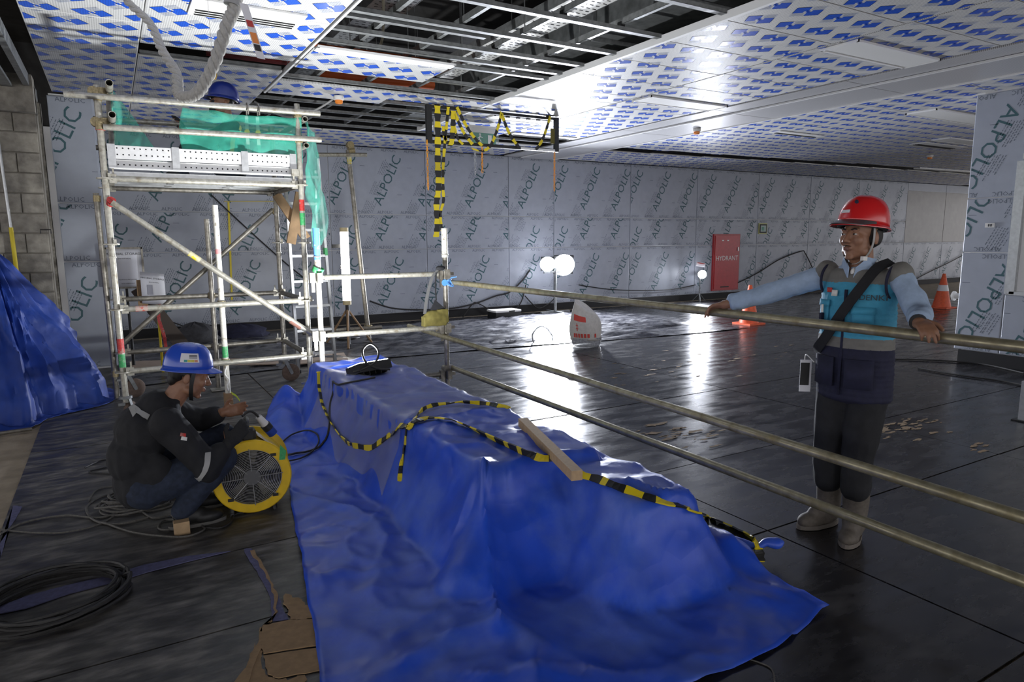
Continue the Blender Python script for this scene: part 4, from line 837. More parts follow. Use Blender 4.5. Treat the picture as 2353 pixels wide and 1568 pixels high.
for sx in (-.11, .11):
    B().tube([V((FC.x+sx, 3.90, .05)), V((FC.x+sx*1.05, 3.88, .012)), V((FC.x+sx*1.05+.05, 4.18, .012)), V((FC.x+sx+.05, 4.16, .05))], .012, 8).build('foot', M['rubber'], fn_)
B().lathe([(.1545, .012), (.1545, .30), (0, .30)], 40, FM, FC, False).build('inner_shade', mat('dark_inside_shade', (.035, .032, .025), .7), fn_)  # shade inside the housing, painted as a dark liner with a closed back
gs = B(); gs.prism([(.0, .0), (.07, .0), (.09, .05), (.02, .09)], .001, lambda x, y, h: FC+FM @ V((.148+.35*x*0+x*.45, .10+y-.02, -.0015-h))); 
gs.build('green_paint_mark', M['green'], fn_, False)
B().box(FC+V((.10, .20, .165)), (.10, .14, .004), Matrix.Rotation(.75, 3, 'Y')).build('label_plate', M['offwhite'], fn_, False)
pg = thing('blue_plug', (.74, 4.05, .40), 'white and blue industrial plug resting on the yellow blower', 'plug')
a, c2 = V((.655, 4.03, .52)), V((.735, 4.05, .40)); B().cyl(a, lerp(a, c2, .45), .018, .024, 14).build('grip', M['offwhite'], pg); B().cyl(lerp(a, c2, .45), lerp(a, c2, .7), .029, n=14).build('collar', M['rubber'], pg); B().cyl(lerp(a, c2, .7), c2, .028, n=14).build('sleeve', M['tarp2'], pg)
single(B().tube(spline([(.655, 4.03, .52), (.63, 4.02, .55), (.60, 4.0, .565), (.56, 3.97, .55)]), .007), 'plug_lead', M['cable'], 'short black lead from the plug into the gloved hand', 'cable')
single(B().tube(spline([(.585, 3.96, .47), (.55, 4.02, .45), (.50, 4.04, .40), (.46, 4.02, .38), (.47, 3.98, .42), (.53, 3.93, .50)]), .006), 'blower_lead', M['cable'], 'black lead curling from the blower handle to the hands', 'cable')
# ================================================================== cables on the floor
def coil(c, r, n, zr, seed, squash=1.0, ang=0, jit=.03):
    rr = random.Random(seed); pts = []; ca, sa = math.cos(ang), math.sin(ang)
    for k in range(n):
        ox, oy, r0 = rr.gauss(0, jit), rr.gauss(0, jit), r*(1+rr.uniform(-.10, .12)); z0 = .012+zr*rr.random()
        for t in range(28):
            a = t/28*6.2832; x, y = ox+r0*math.cos(a), oy+squash*r0*math.sin(a); pts.append((c[0]+x*ca-y*sa, c[1]+x*sa+y*ca, z0+.012*math.sin(a*2+k)))
    return pts
single(B().tube(coil((-.33, 3.29), .245, 11, .05, 4, .92, .3, .016), .0085, 6), 'cable_coil', M['cable'], 'thick coil of black cable lying on the floor at lower left', 'cable')
single(B().tube(coil((.02, 4.33), .17, 9, .05, 9, .55, -.25, .035), .0065, 6), 'cable_tangle', M['cable_grey'], 'tangled heap of grey cable behind the crouching worker', 'cable')
def floor_cable(px, r, m, label, nm='floor_cable'): return single(B().tube(spline([atz(x, y, r+.004) for x, y in px], 8), r, 6), nm, M[m], label, 'cable')
floor_cable(((0, 1228), (60, 1200), (150, 1185), (230, 1190), (290, 1170), (330, 1150), (300, 1130), (240, 1140), (200, 1165), (215, 1195), (270, 1205), (340, 1190)), .0065, 'cable_grey', 'grey cable snaking in from the left edge to the crouching worker')
floor_cable(((0, 1218), (90, 1225), (160, 1222), (240, 1200), (300, 1150), (280, 1120), (225, 1125), (205, 1150)), .005, 'cable_grey', 'thin grey cable beside the one snaking from the left edge')
floor_cable(((235, 1200), (300, 1222), (370, 1232), (430, 1233), (470, 1215), (440, 1200), (380, 1195), (365, 1215), (395, 1215), (395, 1185), (350, 1190), (320, 1170)), .006, 'cable_grey', 'grey cable curling on the boards in front of the worker feet')
floor_cable(((465, 1212), (505, 1214), (530, 1200), (536, 1185), (560, 1178)), .006, 'cable', 'black cable running along the boards to the blower foot')
floor_cable(((195, 1075), (235, 1058), (270, 1060), (240, 1075), (205, 1085), (270, 1090)), .005, 'cable', 'thin black cable loop left of the worker back')
floor_cable(((2055, 826), (2140, 828), (2250, 836), (2353, 858)), .01, 'cable', 'black cable crossing the floor near the right pier')
floor_cable(((2110, 846), (2200, 862), (2300, 876), (2353, 886)), .01, 'cable', 'second black cable lying parallel on the floor near the right pier')
floor_cable(((1720, 1515), (1770, 1535), (1780, 1568)), .003, 'cable_grey', 'thin wire on the dark floor below the tarpaulin tip')
single(B().box((.20, 3.80, .035), (.075, .05, .07)), 'timber_offcut', M['wood'], 'small pale timber offcut beside the crouching worker shoe', 'timber', smooth=False)
# lifted edge of underlay, torn board edge and cardboard
def floor_patch(name, px, z, t, m, label, cat, jag=0, seed=0):
    r = random.Random(seed); P = []
    for i, (x, y) in enumerate(px):
        a, c = atz(x, y, z), atz(*px[(i+1) % len(px)], z); k = 5 if jag else 1
        for q in range(k): s = lerp(a, c, q/k); P.append((s.x+r.uniform(-jag, jag), s.y+r.uniform(-jag, jag)))
    b = B().prism(P, t, lambda x, y, h: V((x, y, z+h))); return single(b, name, M[m], label, cat, smooth=False)
floor_patch('underlay_strip', [(0, 1396), (60, 1372), (150, 1348), (250, 1325), (330, 1300), (430, 1280), (530, 1268), (440, 1290), (340, 1316), (270, 1338), (160, 1366), (60, 1400), (0, 1412)], .0045, .004, 'underlay', 'violet underlay strip showing along the lifted edge of the floor board', 'underlay')
floor_patch('underlay_strip', [(560, 1262), (578, 1262), (600, 1300), (625, 1345), (640, 1372), (650, 1400), (662, 1425), (625, 1430), (622, 1380), (600, 1330), (575, 1290)], .0045, .003, 'underlay', 'violet underlay showing through the torn board edge beside the tarpaulin', 'underlay', .004, 2)
floor_patch('underlay_strip', [(52, 1165), (30, 1163), (0, 1290), (0, 1250)], .0045, .003, 'underlay', 'violet underlay edge at the far left border of the boards', 'underlay', .004, 4)
floor_patch('cardboard_piece', [(655, 1368), (690, 1380), (715, 1398), (730, 1420), (700, 1425), (668, 1425), (655, 1395)], .006, .005, 'cardboard', 'torn cardboard scrap with curled edge beside the tarpaulin', 'cardboard', .008, 5)
floor_patch('cardboard_piece', [(605, 1440), (665, 1428), (720, 1425), (730, 1485), (605, 1505), (598, 1470)], .006, .005, 'cardboard', 'flat cardboard piece on the floor in the middle of the torn strip', 'cardboard', .004, 6)
floor_patch('cardboard_piece', [(606, 1508), (730, 1490), (745, 1540), (640, 1560), (615, 1550)], .006, .004, 'cardboard', 'third cardboard piece lying against the tarpaulin edge near the bottom', 'cardboard', .004, 7)
floor_patch('cardboard_piece', [(590, 1480), (602, 1510), (612, 1552), (640, 1565), (700, 1555), (700, 1600), (540, 1600), (560, 1545)], .0045, .003, 'cardboard', 'lowest torn cardboard piece at the bottom of the picture', 'cardboard', .010, 8)
floor_patch('board_scrap', [(575, 1268), (600, 1305), (622, 1345), (632, 1385), (628, 1425), (600, 1445), (592, 1480), (570, 1530), (520, 1600), (560, 1600), (596, 1510), (604, 1440), (634, 1420), (640, 1370), (618, 1330), (585, 1266)], .0045, .006, 'cardboard', 'frayed brown edge of the torn black floor board', 'floor board', .006, 9)
# ================================================================== people
def basis(f, u=(0, 0, 1)):
    f = V(f).normalized(); l = V(u).cross(f).normalized(); return f, l, f.cross(l)
def head_vol(b, c, f, u, k=1.0):
    f, l, u = basis(f, u); Mx = Matrix((l, f, u)).transposed(); P = lambda a, e, d: c+(l*a+f*e+u*d)*k
    E = lambda a, e, d, r: b.ell(P(a, e, d), [q*k for q in r], Mx, 18, 12)
    E(0, -.012, .038, (.074, .094, .082)); E(0, .030, -.030, (.062, .060, .085)); E(0, .036, -.080, (.044, .046, .030)); E(0, .070, -.103, (.021, .018, .015))
    for s in (-1, 1):
        E(s*.036, .066, -.022, (.024, .024, .028)); E(s*.048, .022, -.072, (.020, .034, .024)); E(s*.013, .101, -.030, (.011, .012, .009)); E(s*.076, -.010, -.012, (.008, .018, .031)); E(s*.030, .0805, .027, (.022, .012, .008))
        E(s*.031, .079, .006, (.0165, .010, .0115)); E(s*.010, .094, -.0585, (.013, .008, .005)); E(s*.009, .093, -.068, (.012, .008, .006))
    b.cap(P(0, .084, .018), P(0, .108, -.022), .0085*k, .0125*k, 10); E(0, .112, -.027, (.0125, .011, .010))
    return P, Mx
def face_parts(par, P, Mx, k=1.0):
    for s in (-1, 1):
        e = B().ell(P(s*.031, .0845, .0055), (.0115*k, .0068*k, .0048*k), Mx, 14, 9).build('eye', M['eye'], par); B().ell(P(s*.031-.002, .0912, .0055), (.0048*k, .002*k, .0046*k), Mx, 12, 8).build('iris', M['iris'], e)
        B().tube([P(s*.014, .0935, .0255), P(s*.030, .0935, .031), P(s*.046, .083, .026)], [.0028*k, .0038*k, .002*k], 6).build('eyebrow', M['hair'], par)
def hand_vol(b, w, d, palm_n, curl, k=1.0, spread=.5, thumb=1, bend=None):
    "palm and five unequal fingers; d points along the hand, palm_n out of the palm"
    d = V(d).normalized(); n = V(palm_n); n = (n-d*n.dot(d)).normalized(); s = d.cross(n)*thumb; Mx = Matrix((s, d, n)).transposed(); w = V(w)
    b.ell(w+d*.045*k, (.038*k, .052*k, .0155*k), Mx, 14, 10); b.cap(w-d*.02*k, w+d*.02*k, .024*k, .026*k)
    for i, (ln, off) in enumerate(((.070, .027), (.078, .009), (.072, -.009), (.056, -.026))):
        o = w+d*(.085-.006*abs(i-1.2))*k+s*off*k; a = 0; p = o; r = .0098*k; dr = (d+s*(off*spread*6)).normalized(); cs = curl[i] if isinstance(curl, (list, tuple)) else curl
        for q, fr in enumerate((.44, .31, .25)):
            a += cs*(1.0 if q else .75); v = dr*math.cos(a)+n*math.sin(a); e = p+v*ln*fr*k*1.12; b.cap(p, e, r, r*.9, 9); p = e; r *= .92
    t0 = w+d*.022*k+s*.028*k; t1 = t0+(s*.75+d*.62+n*.35).normalized()*.040*k; t2 = t1+(d*.8+s*.25+n*.55).normalized()*.033*k; b.limb([t0, t1, t2], [.0135*k, .0115*k, .0095*k], 9)
def helmet(par, c, f, u, m, name='helmet', k=1.0, peak='same'):
    f, l, u = basis(f, u); P = lambda a, e, d: c+(l*a+f*e+u*d)*k; n, mm = 40, 14; vs = []; b = B()
    for i in range(mm+1):
        ph = i/mm*math.pi/2
        for q in range(n):
            t = 2*math.pi*q/n; r = math.cos(ph)**.74; rid = 1+.025*max(0, math.cos(6*(t-math.pi/2)))*math.sin(ph*2) if abs(math.sin(t)) > -.2 else 1
            vs.append(P(.104*r*math.cos(t), .128*r*math.sin(t)-.004, .140*math.sin(ph)**.95*rid))
    b.add(vs, [(i*n+q, i*n+(q+1) % n, (i+1)*n+(q+1) % n, (i+1)*n+q) for i in range(mm) for q in range(n)])
    o = b.build(name, m, par, True, 1.2); o.modifiers.new('t', 'SOLIDIFY').thickness = .003
    rim = []
    for q in range(n):
        t = 2*math.pi*q/n; ex = .012+.040*max(0, math.sin(t))**2.2; dz = -.010-.010*max(0, math.sin(t))
        rim += [P(.104*math.cos(t), .128*math.sin(t)-.004, .003), P((.104+ex)*math.cos(t), (.128+ex)*math.sin(t)-.004, dz), P((.104+ex)*math.cos(t), (.128+ex)*math.sin(t)-.004, dz-.004), P(.102*math.cos(t), .126*math.sin(t)-.004, -.004)]
    B().add(rim, [(q*4+a, ((q+1) % n)*4+a, ((q+1) % n)*4+(a+1) % 4, q*4+(a+1) % 4) for q in range(n) for a in range(4)]).build('brim', m if peak == 'same' else peak, o)
    sus = B(); sus.tube([P(.096*math.cos(t*.2618), .118*math.sin(t*.2618), -.010) for t in range(24)], .010, 6, True); sus.build('inner_band', M['rubber'], o)
    return o, P
# ------------------------------------------------------------------ man in the red helmet leaning on the rail
mn = thing('person', (3.17, 2.0, 0), 'man in red helmet and blue vest leaning with spread arms on the rail', 'person')
F, Lf, U = basis((-1, -.06, 0)); C0 = V((3.18, 2.0, 0))
def T(l, f, z): return C0+Lf*l+F*f+U*z
hs_r, hs_l = T(-.185, .0, 1.335), T(.185, .0, 1.335)
el_r, wr_r = V((3.035, 2.425, 1.235)), V((2.915, 2.605, 1.168)); el_l, wr_l = V((3.115, 1.665, 1.19)), V((2.945, 1.585, 1.170))
hc = T(.0, .035, 1.535); hf = V((-.99, .06, .05)).normalized()
kn_r, an_r = T(-.105, .02, .43), V((3.20, 2.11, .09)); kn_l, an_l = T(.06, .03, .43), V((3.185, 1.95, .09))
b = B(); HP, HM = head_vol(b, hc, hf, (0, 0, 1)); b.cap(T(0, .005, 1.36), hc-U*.06-F*.01, .056, .054)
def trunk(b, g=0.0, low=.86):
    for z, a, e, fo in ((1.32, .165, .090, 0), (1.22, .170, .105, .005), (1.10, .155, .105, .010), (.98, .150, .105, .008), (.88, .160, .110, 0)):
        if z >= low: b.ell(T(0, fo, z), (a*.93+g, e*.93+g, .10+g), Matrix((Lf, F, U)).transposed(), 20, 12)
    for s in (hs_r, hs_l): b.ell(s, .06+g)
trunk(b)
for h, e, w in ((hs_r, el_r, wr_r), (hs_l, el_l, wr_l)): b.limb([h, e, w], [.048, .038, .026])
hand_vol(b, wr_r, (-.25, .95, -.25), (-.30, -.10, -1), [.35, .42, .5, .6], .98, thumb=-1)
hand_vol(b, wr_l, (-.62, -.72, -.12), (.1, -.25, -1), [.62, .50, .55, .62], .98, thumb=1)
for s, k_, a_ in ((-.09, kn_r, an_r), (.09, kn_l, an_l)): b.limb([T(s, 0, .86), k_, a_], [.085, .055, .04])
lipc = HP(0, .098, -.063)
body = remeshed(b, 'body', [M['skin'], M['lips']], mn, .0052, 3, lambda p: 1 if (p-lipc).length < .023 and abs((p-lipc).z) < .0075 and (p-lipc).dot(hf) > -.006 else 0)
face_parts(mn, HP, HM)
hb = B(); Mh = HM
for s in (-1, 1): hb.ell(HP(s*.058, -.03, .0), (.022, .050, .050), Mh); hb.ell(HP(s*.071, .012, .02), (.008, .012, .03), Mh)
hb.ell(HP(0, -.062, .0), (.066, .045, .062), Mh); hb.ell(HP(0, -.02, .06), (.078, .095, .06), Mh); remeshed(hb, 'hair', M['hair'], mn, .005, 2, disp=.003)
ms = B(); ms.tube([HP(-.022, .0935, -.0525), HP(0, .100, -.049), HP(.022, .0935, -.0525)], [.001, .0022, .001], 6); ms.build('moustache', M['hair'], mn)
ht, GP = helmet(mn, HP(0, -.006, .052), hf+V((0, 0, .10)), (0, 0, 1), M['redhat'], 'red_helmet', 1.0, 'same')
pk = B(); n = 18
pv = []
for q in range(n+1):
    t = math.pi*(.10+.80*q/n); pv += [GP(.105*math.cos(t), .131*math.sin(t), .010), GP((.105+.048*math.sin(t)**2)*math.cos(t), (.131+.058*math.sin(t)**2)*math.sin(t), -.016), GP((.105+.048*math.sin(t)**2)*math.cos(t), (.131+.058*math.sin(t)**2)*math.sin(t), -.020), GP(.105*math.cos(t), .131*math.sin(t), .002)]
pk.add(pv, [(q*4+a, (q+1)*4+a, (q+1)*4+(a+1) % 4, q*4+(a+1) % 4) for q in range(n) for a in range(4)]); pk.build('dark_peak', mat('smoked_peak', (.07, .06, .065), .3), ht)
sv = []
for q in range(0):
    t = math.pi*(.5-.02+.20*(q/8-.5)*1.6); 
    for zz in (.030, .046): r = math.cos(math.asin(min(1, (zz/.140)**(1/.95))))**.74; sv.append(GP(.1065*r*math.cos(t), .1315*r*math.sin(t)-.003, zz))
STK = ht, GP
ds = B(); ds.ell(GP(.02, .098, .092), (.011, .007, .016), HM, 10, 6); ds.build('blue_emblem', M['navy'], ht)
for s in (-1, 1): B().strip(spline([HP(s*.082, .018, .045), HP(s*.080, .014, -.03), HP(s*.066, .022, -.085), HP(s*.030, .035, -.128), HP(0, .04, -.136)], 5), F, .015, .0012).build('chin_strap', M['reflect'] if s > 0 else M['rubber'], ht)
B().box(HP(.052, .032, -.108), (.016, .03, .02), HM).build('strap_buckle', M['offwhite'], ht, False)
# shirt with sleeves
b = B(); trunk(b, .002, .9)
for h, e, w in ((hs_r, el_r, wr_r), (hs_l, el_l, wr_l)):
    b.limb([h, e, lerp(e, w, .80)], [.064, .054, .046]); c = lerp(e, w, .80); b.cyl(lerp(e, w, .56), lerp(e, w, .90), .050, .049, 16)
b.ell(T(0, .01, 1.375), (.080, .070, .035), Matrix((Lf, F, U)).transposed())
shirt = remeshed(b, 'shirt', M['greyblueshirt'], mn, .008, 4, disp=.010)
for s in (-1, 1):
    cb = B(); cb.add([T(s*.012, .100, 1.335), T(s*.075, .045, 1.395), T(s*.070, .0, 1.425), T(s*.058, .06, 1.435), T(s*.016, .088, 1.385)], [(0, 1, 4), (1, 3, 4), (1, 2, 3)]); cb.build('collar', M['greyblueshirt'], shirt, False).modifiers.new('t', 'SOLIDIFY').thickness = .006
B().ell(T(0, .072, 1.362), (.020, .016, .022)).build('white_undershirt', M['offwhite'], shirt)
# vest
b = B()
VR = [(.735, .188, .132, 0), (.80, .192, .136, 0), (.90, .190, .134, .006), (1.0, .188, .131, .012), (1.10, .188, .130, .014), (1.20, .188, .127, .010), (1.28, .186, .118, .004), (1.345, .178, .098, -.004), (1.36, .172, .094, -.004)]
z = .745
while z < 1.352:
    q = [pw([(r[0], r[k]) for r in VR], z) for k in (1, 2, 3)]; b.ell(T(0, q[2], z), (q[0], q[1], .05), Matrix((Lf, F, U)).transposed(), 26, 8); z += .025
for s in (hs_r, hs_l): b.ell(s+V((0, 0, .010)), (.070, .060, .072))
vest = remeshed(b, 'vest', [M['vest_blue'], M['vest_grey'], M['navy']], mn, .0075, 4, lambda p: 1 if p.z > 1.315-.05*abs((p-C0).dot(Lf)) or .995 < p.z < 1.045 else (2 if p.z <= .995 else 0), .006)
def vpatch(name, l0, l1, z0, z1, m, par, t=.012, r=1.0, bow=.0):
    "pocket or print following the rounded vest front"
    n = 8; vs = []
    for j in range(2):
        for i in range(n+1):
            l = l0+(l1-l0)*i/n; z = (z0, z1)[j]; e = .128 if z < 1.2 else .122-.25*(z-1.2)*.4; a = .19; f_ = .012+e*math.sqrt(max(.05, 1-(l/a)**2)); vs.append(T(l, f_+t, z))
    b = B().add(vs, [(i, i+1, n+2+i, n+1+i) for i in range(n)]); o = b.build(name, m, par); md = o.modifiers.new('t', 'SOLIDIFY'); md.thickness = .008; return o
vpatch('chest_pocket', .045, .135, 1.10, 1.185, M['vest_blue'], vest, .010); vpatch('pocket_flap', .042, .140, 1.165, 1.200, M['vest_blue'], vest, .016)
vpatch('chest_pocket', -.145, -.085, 1.08, 1.20, M['vest_blue'], vest, .010); vpatch('pocket_flap', -.150, -.080, 1.195, 1.225, M['vest_blue'], vest, .014)
vpatch('waist_pocket', .03, .15, .80, .945, M['navy'], vest, .016); vpatch('waist_pocket', -.15, -.03, .80, .945, M['navy'], vest, .016)
vpatch('zip', -.006, .006, .76, 1.28, M['navy'], vest, .008); vpatch('emblem', -.075, -.045, 1.245, 1.275, M['offwhite'], vest, .010); vpatch('red_badge', -.105, -.078, 1.262, 1.285, M['red'], vest, .012)
def on_vest(l, z, t): e = .126-.1*max(0, z-1.2); return T(l, .012+e*math.sqrt(max(.05, 1-(l/.19)**2))+t, z)
text_on('vest_lettering', 'DENKI', .045, lambda x, y: on_vest(.122+x*.8, 1.246+y*.85, .012), M['ink'], vest)
for s, l in ((-1, 'right'), (1, 'left')):
    c = hs_r if s < 0 else hs_l; c = c-Lf*(s*.022); B().tube([c+(F*math.cos(t*.2618*1.0)*.082+U*(math.sin(t*.2618)*.082-.02)) for t in range(24)], .0065, 6, True).build('armhole_piping', M['navy'], vest)
# strap across the chest, phone, lanyard papers, watch
B().strip(spline([T(.13, -.02, 1.415), T(.105, .06, 1.385), on_vest(.075, 1.30, .010), on_vest(.02, 1.20, .018), on_vest(-.04, 1.10, .022), on_vest(-.085, 1.03, .024), on_vest(-.14, .97, .018), T(-.205, .0, .92)], 6), (Lf*.85-U*.53), .050, .002).build('cross_strap', M['blackcloth'], mn)
B().box(on_vest(-.115, 1.135, .022), (.026, .012, .045)).build('pocket_radio', M['navy'], mn, False); B().cyl(on_vest(-.115, 1.16, .02), on_vest(-.115, 1.20, .02), .006, n=8).build('pocket_pen', M['offwhite'], mn)
hp_ = T(-.205, .06, .90); pp = B(); pp.box(hp_+V((-.01, .02, -.09)), (.008, .055, .17), Matrix.Rotation(.9, 3, 'Z')); pp.build('hanging_papers', M['paper'], mn, False); B().box(hp_+V((-.017, .02, -.08)), (.004, .045, .12), Matrix.Rotation(.9, 3, 'Z')).build('dark_card', M['rubber'], mn, False)
B().tube(spline([T(-.15, .12, .90), hp_+V((0, .03, .02)), hp_+V((-.01, .03, -.02))]), .003).build('white_cord', M['offwhite'], mn)
wv = (wr_l-el_l).normalized(); B().cyl(wr_l-wv*.012, wr_l+wv*.014, .034, n=16).build('watch', M['rubber'], mn)
# trousers and boots
b = B(); b.ell(T(0, 0, .84), (.160, .112, .09), Matrix((Lf, F, U)).transposed())
for s, k_, a_ in ((-.085, kn_r, an_r), (.085, kn_l, an_l)): b.limb([T(s, 0, .82), k_, lerp(k_, a_, .50)], [.100, .076, .072])
remeshed(b, 'trousers', M['blackcloth'], mn, .008, 4, disp=.007)
for a_, fd in ((an_r, (F+V((0, .25, 0))).normalized()), (an_l, (F+V((0, -.35, 0))).normalized())):
    b = B(); g = V((a_.x, a_.y, 0)); sd = V((0, 0, 1)).cross(fd); Mx = Matrix((sd, fd, V((0, 0, 1)))).transposed()
    b.cyl(g+V((0, 0, .05)), g+V((0, 0, .27)), .056, .066, 18); b.ell(g+fd*.02+V((0, 0, .045)), (.046, .075, .055), Mx); b.ell(g+fd*.115+V((0, 0, .042)), (.050, .080, .044), Mx); b.ell(g+fd*.06+V((0, 0, .075)), (.045, .07, .05), Mx)
    bt = remeshed(b, 'boot', M['boot'], mn, .008, 3, disp=.002); so = B(); so.prism([(.048*math.cos(t*.3142)*(1+.12*(math.sin(t*.3142) > 0)), .065+.135*math.sin(t*.3142)) for t in range(20)], .022, lambda x, y, h: g+sd*x+fd*y+V((0, 0, .006+h))); so.build('sole', mat('boot_sole', (.15, .13, .11), .8), bt, False)
# ------------------------------------------------------------------ worker crouching at the blower
sq = thing('person', (.17, 4.0, 0), 'worker in blue helmet and black jacket crouching beside the yellow blower', 'person')
S = lambda x, y, z: V((x, y, z)); sf_ = V((.93, -.06, -.30)).normalized(); su = V((.30, 0, .95)); hc2 = S(.305, 3.97, .815)
b = B(); HP2, HM2 = head_vol(b, hc2, sf_, su, 1.0); b.cap(S(.20, 3.99, .66), hc2-V((.03, 0, .05)), .058, .056)
tr_ = [(S(.03, 4.0, .26), .135), (S(.02, 4.0, .40), .14), (S(.07, 4.0, .53), .145), (S(.145, 4.0, .62), .115)]
for c, r in tr_: b.ell(c, (r*.85, r*1.15, r))
shR, elR, wrR, haR = S(.17, 3.82, .60), S(.345, 3.76, .345), S(.455, 3.80, .445), S(.54, 3.84, .52); shL, elL, wrL = S(.20, 4.17, .60), S(.37, 4.20, .50), S(.475, 4.10, .555)
b.limb([shR, elR, wrR], [.05, .042, .028]); b.limb([shL, elL, wrL], [.05, .042, .028])
hand_vol(b, wrR, (.70, .20, .62), (.2, .9, -.2), [.5, .6, .65, .7], 1.0, thumb=1); hand_vol(b, wrL, (.80, -.35, .15), (.1, -.9, .2), [.3, .35, .4, .45], 1.0, thumb=-1)
lg = [([S(.05, 3.90, .24), S(.43, 3.87, .36), S(.215, 3.88, .10)], [.09, .06, .045]), ([S(.05, 4.10, .24), S(.47, 4.13, .40), S(.27, 4.12, .10)], [.09, .06, .045])]
for p_, r_ in lg: b.limb(p_, r_)
lc2 = HP2(0, .098, -.063)
remeshed(b, 'body', [M['skin'], M['lips']], sq, .0052, 3, lambda p: 1 if (p-lc2).length < .024 and abs((p-lc2).dot(su)) < .010 and (p-lc2).dot(sf_) > -.006 else 0); face_parts(sq, HP2, HM2)
hb = B(); hb.ell(HP2(0, -.055, .015), (.070, .052, .068), HM2); hb.ell(HP2(0, -.015, .06), (.078, .095, .06), HM2); hb.ell(HP2(0, -.07, -.03), (.05, .03, .045), HM2)
for s in (-1, 1): hb.ell(HP2(s*.066, -.012, .025), (.012, .03, .035), HM2)
remeshed(hb, 'hair', M['hair'], sq, .005, 2, disp=.003)
ht, GP = helmet(sq, HP2(0, -.010, .040), sf_+V((0, 0, .20)), su, M['bluehat'], 'blue_helmet', .95)
cs_ = B(); sv = []
for q in range(9):
    t = -math.pi/2+(-1.03+.62*(q/8))*1.0 - .12
    for zz in (.048, .086): r = math.cos(math.asin(min(1, (zz/.140)**(1/.95))))**.74; sv.append(GP(.1075*r*math.cos(t-.9+.9+math.pi*0)*1.0, .1315*r*math.sin(t), zz))
def hel_patch(GP, t0, t1, z0, z1, m, par, name, nn=8, lift=1.034, mz=5):
    sv = []
    for j in range(mz+1):
        zz = z0+(z1-z0)*j/mz; r = math.cos(math.asin(min(1, (zz/.140)**(1/.95))))**.74
        for q in range(nn+1): t = t0+(t1-t0)*q/nn; sv.append(GP(.104*lift*r*math.cos(t), .128*lift*r*math.sin(t)-.004, zz*lift+.0008))
    return B().add(sv, [(j*(nn+1)+q, j*(nn+1)+q+1, (j+1)*(nn+1)+q+1, (j+1)*(nn+1)+q) for j in range(mz) for q in range(nn)]).build(name, m, par)
hel_patch(STK[1], math.pi/2-.10, math.pi/2+.42, .040, .054, M['paper'], STK[0], 'white_sticker', 8, 1.034, 3)
hel_patch(GP, math.pi-.42, math.pi+.36, .040, .088, M['paper'], ht, 'sticker')
for q, m in enumerate((mat('teal_square', (.03, .30, .28), .5), mat('yellow_square', (.6, .6, .08), .5), mat('ochre_square', (.6, .52, .08), .5), mat('salmon_square', (.6, .25, .15), .5))): hel_patch(GP, math.pi+.20-.14*q, math.pi+.07-.14*q, .042, .054, m, ht, 'sticker_square', 3, 1.042)
for q in range(3): hel_patch(GP, math.pi+.0, math.pi-.34, .062+.007*q, .0655+.007*q, M['ink'], ht, 'sticker_line', 4, 1.042)
for s in (-1, 1): B().strip(spline([HP2(s*.084, .015, .035), HP2(s*.082, .018, -.03), HP2(s*.062, .030, -.09), HP2(0, .045, -.132)], 5), sf_, .020, .0015).build('chin_strap', M['rubber'], ht)
b = B()
for c, r in tr_: b.ell(c, (r*.98, r*1.28, r*1.08))
b.ell(S(.03, 4.0, .25), (.125, .19, .13)); b.ell(S(.10, 3.86, .30), (.10, .06, .14)); b.ell(S(.17, 4.0, .66), (.10, .13, .05)); b.ell(S(.195, 3.99, .685), (.085, .085, .035))
b.limb([shR, elR, lerp(elR, wrR, .62)], [.085, .070, .056]); b.limb([shL, elL, lerp(elL, wrL, .70)], [.082, .068, .054])
jk = remeshed(b, 'jacket', M['blackcloth'], sq, .008, 4, disp=.010)
def wrap(par, name, c, axis, r, w, t0, t1, up, m, sx=1.0):
    d, a, u = frame(axis, up); pts = [V(c)+a*(math.cos(t0+(t1-t0)*k/14)*r*sx)+u*(math.sin(t0+(t1-t0)*k/14)*r) for k in range(15)]; return B().strip(pts, d, w, .0015).build(name, m, par)
from mathutils.bvhtree import BVHTree
def decal(par, host, pts, w, wd, m, name, root, out):
    "strip laid on the cloth by nearest points"
    off = BASE[root.name]; bv = BVHTree.FromPolygons([v.co+off for v in host.data.vertices], [p.vertices[:] for p in host.data.polygons]); P, D = [], []
    for p in spline(pts, 8):
        q, nn, _, _ = bv.ray_cast(V((p.x, 2.9, p.z)), V((0, 1, 0))) if out else bv.find_nearest(p)
        if q is None: q, nn, _, _ = bv.find_nearest(p)
        P.append(q+nn*.0035); t = V(wd); t = t-nn*t.dot(nn); D.append(t.normalized())
    return B().strip(P, D, w, .0008).build(name, m, par)
decal(jk, jk, [S(.02, 3.86, .682), S(.04, 3.83, .670), S(.065, 3.81, .652), S(.095, 3.80, .632)], .030, (.3, 0, 1), M['reflect'], 'reflective_strip', sq, 1)
decal(jk, jk, [S(.345, 3.68, .44), S(.335, 3.66, .39), S(.315, 3.67, .34), S(.285, 3.70, .30)], .032, (1, 0, .25), M['reflect'], 'sleeve_strip', sq, 1)
decal(jk, jk, [S(.225, 3.70, .555), S(.25, 3.70, .545)], .018, (.3, 0, 1), M['red'], 'flag_red', sq, 1); decal(jk, jk, [S(.228, 3.70, .537), S(.253, 3.70, .527)], .018, (.3, 0, 1), M['offwhite'], 'flag_white', sq, 1)
b = B()
for p_, r_ in lg: b.limb(p_, [.105, .082, .060])
b.ell(S(.06, 4.0, .22), (.12, .16, .10)); remeshed(b, 'jeans', M['jeans'], sq, .008, 4, disp=.008)
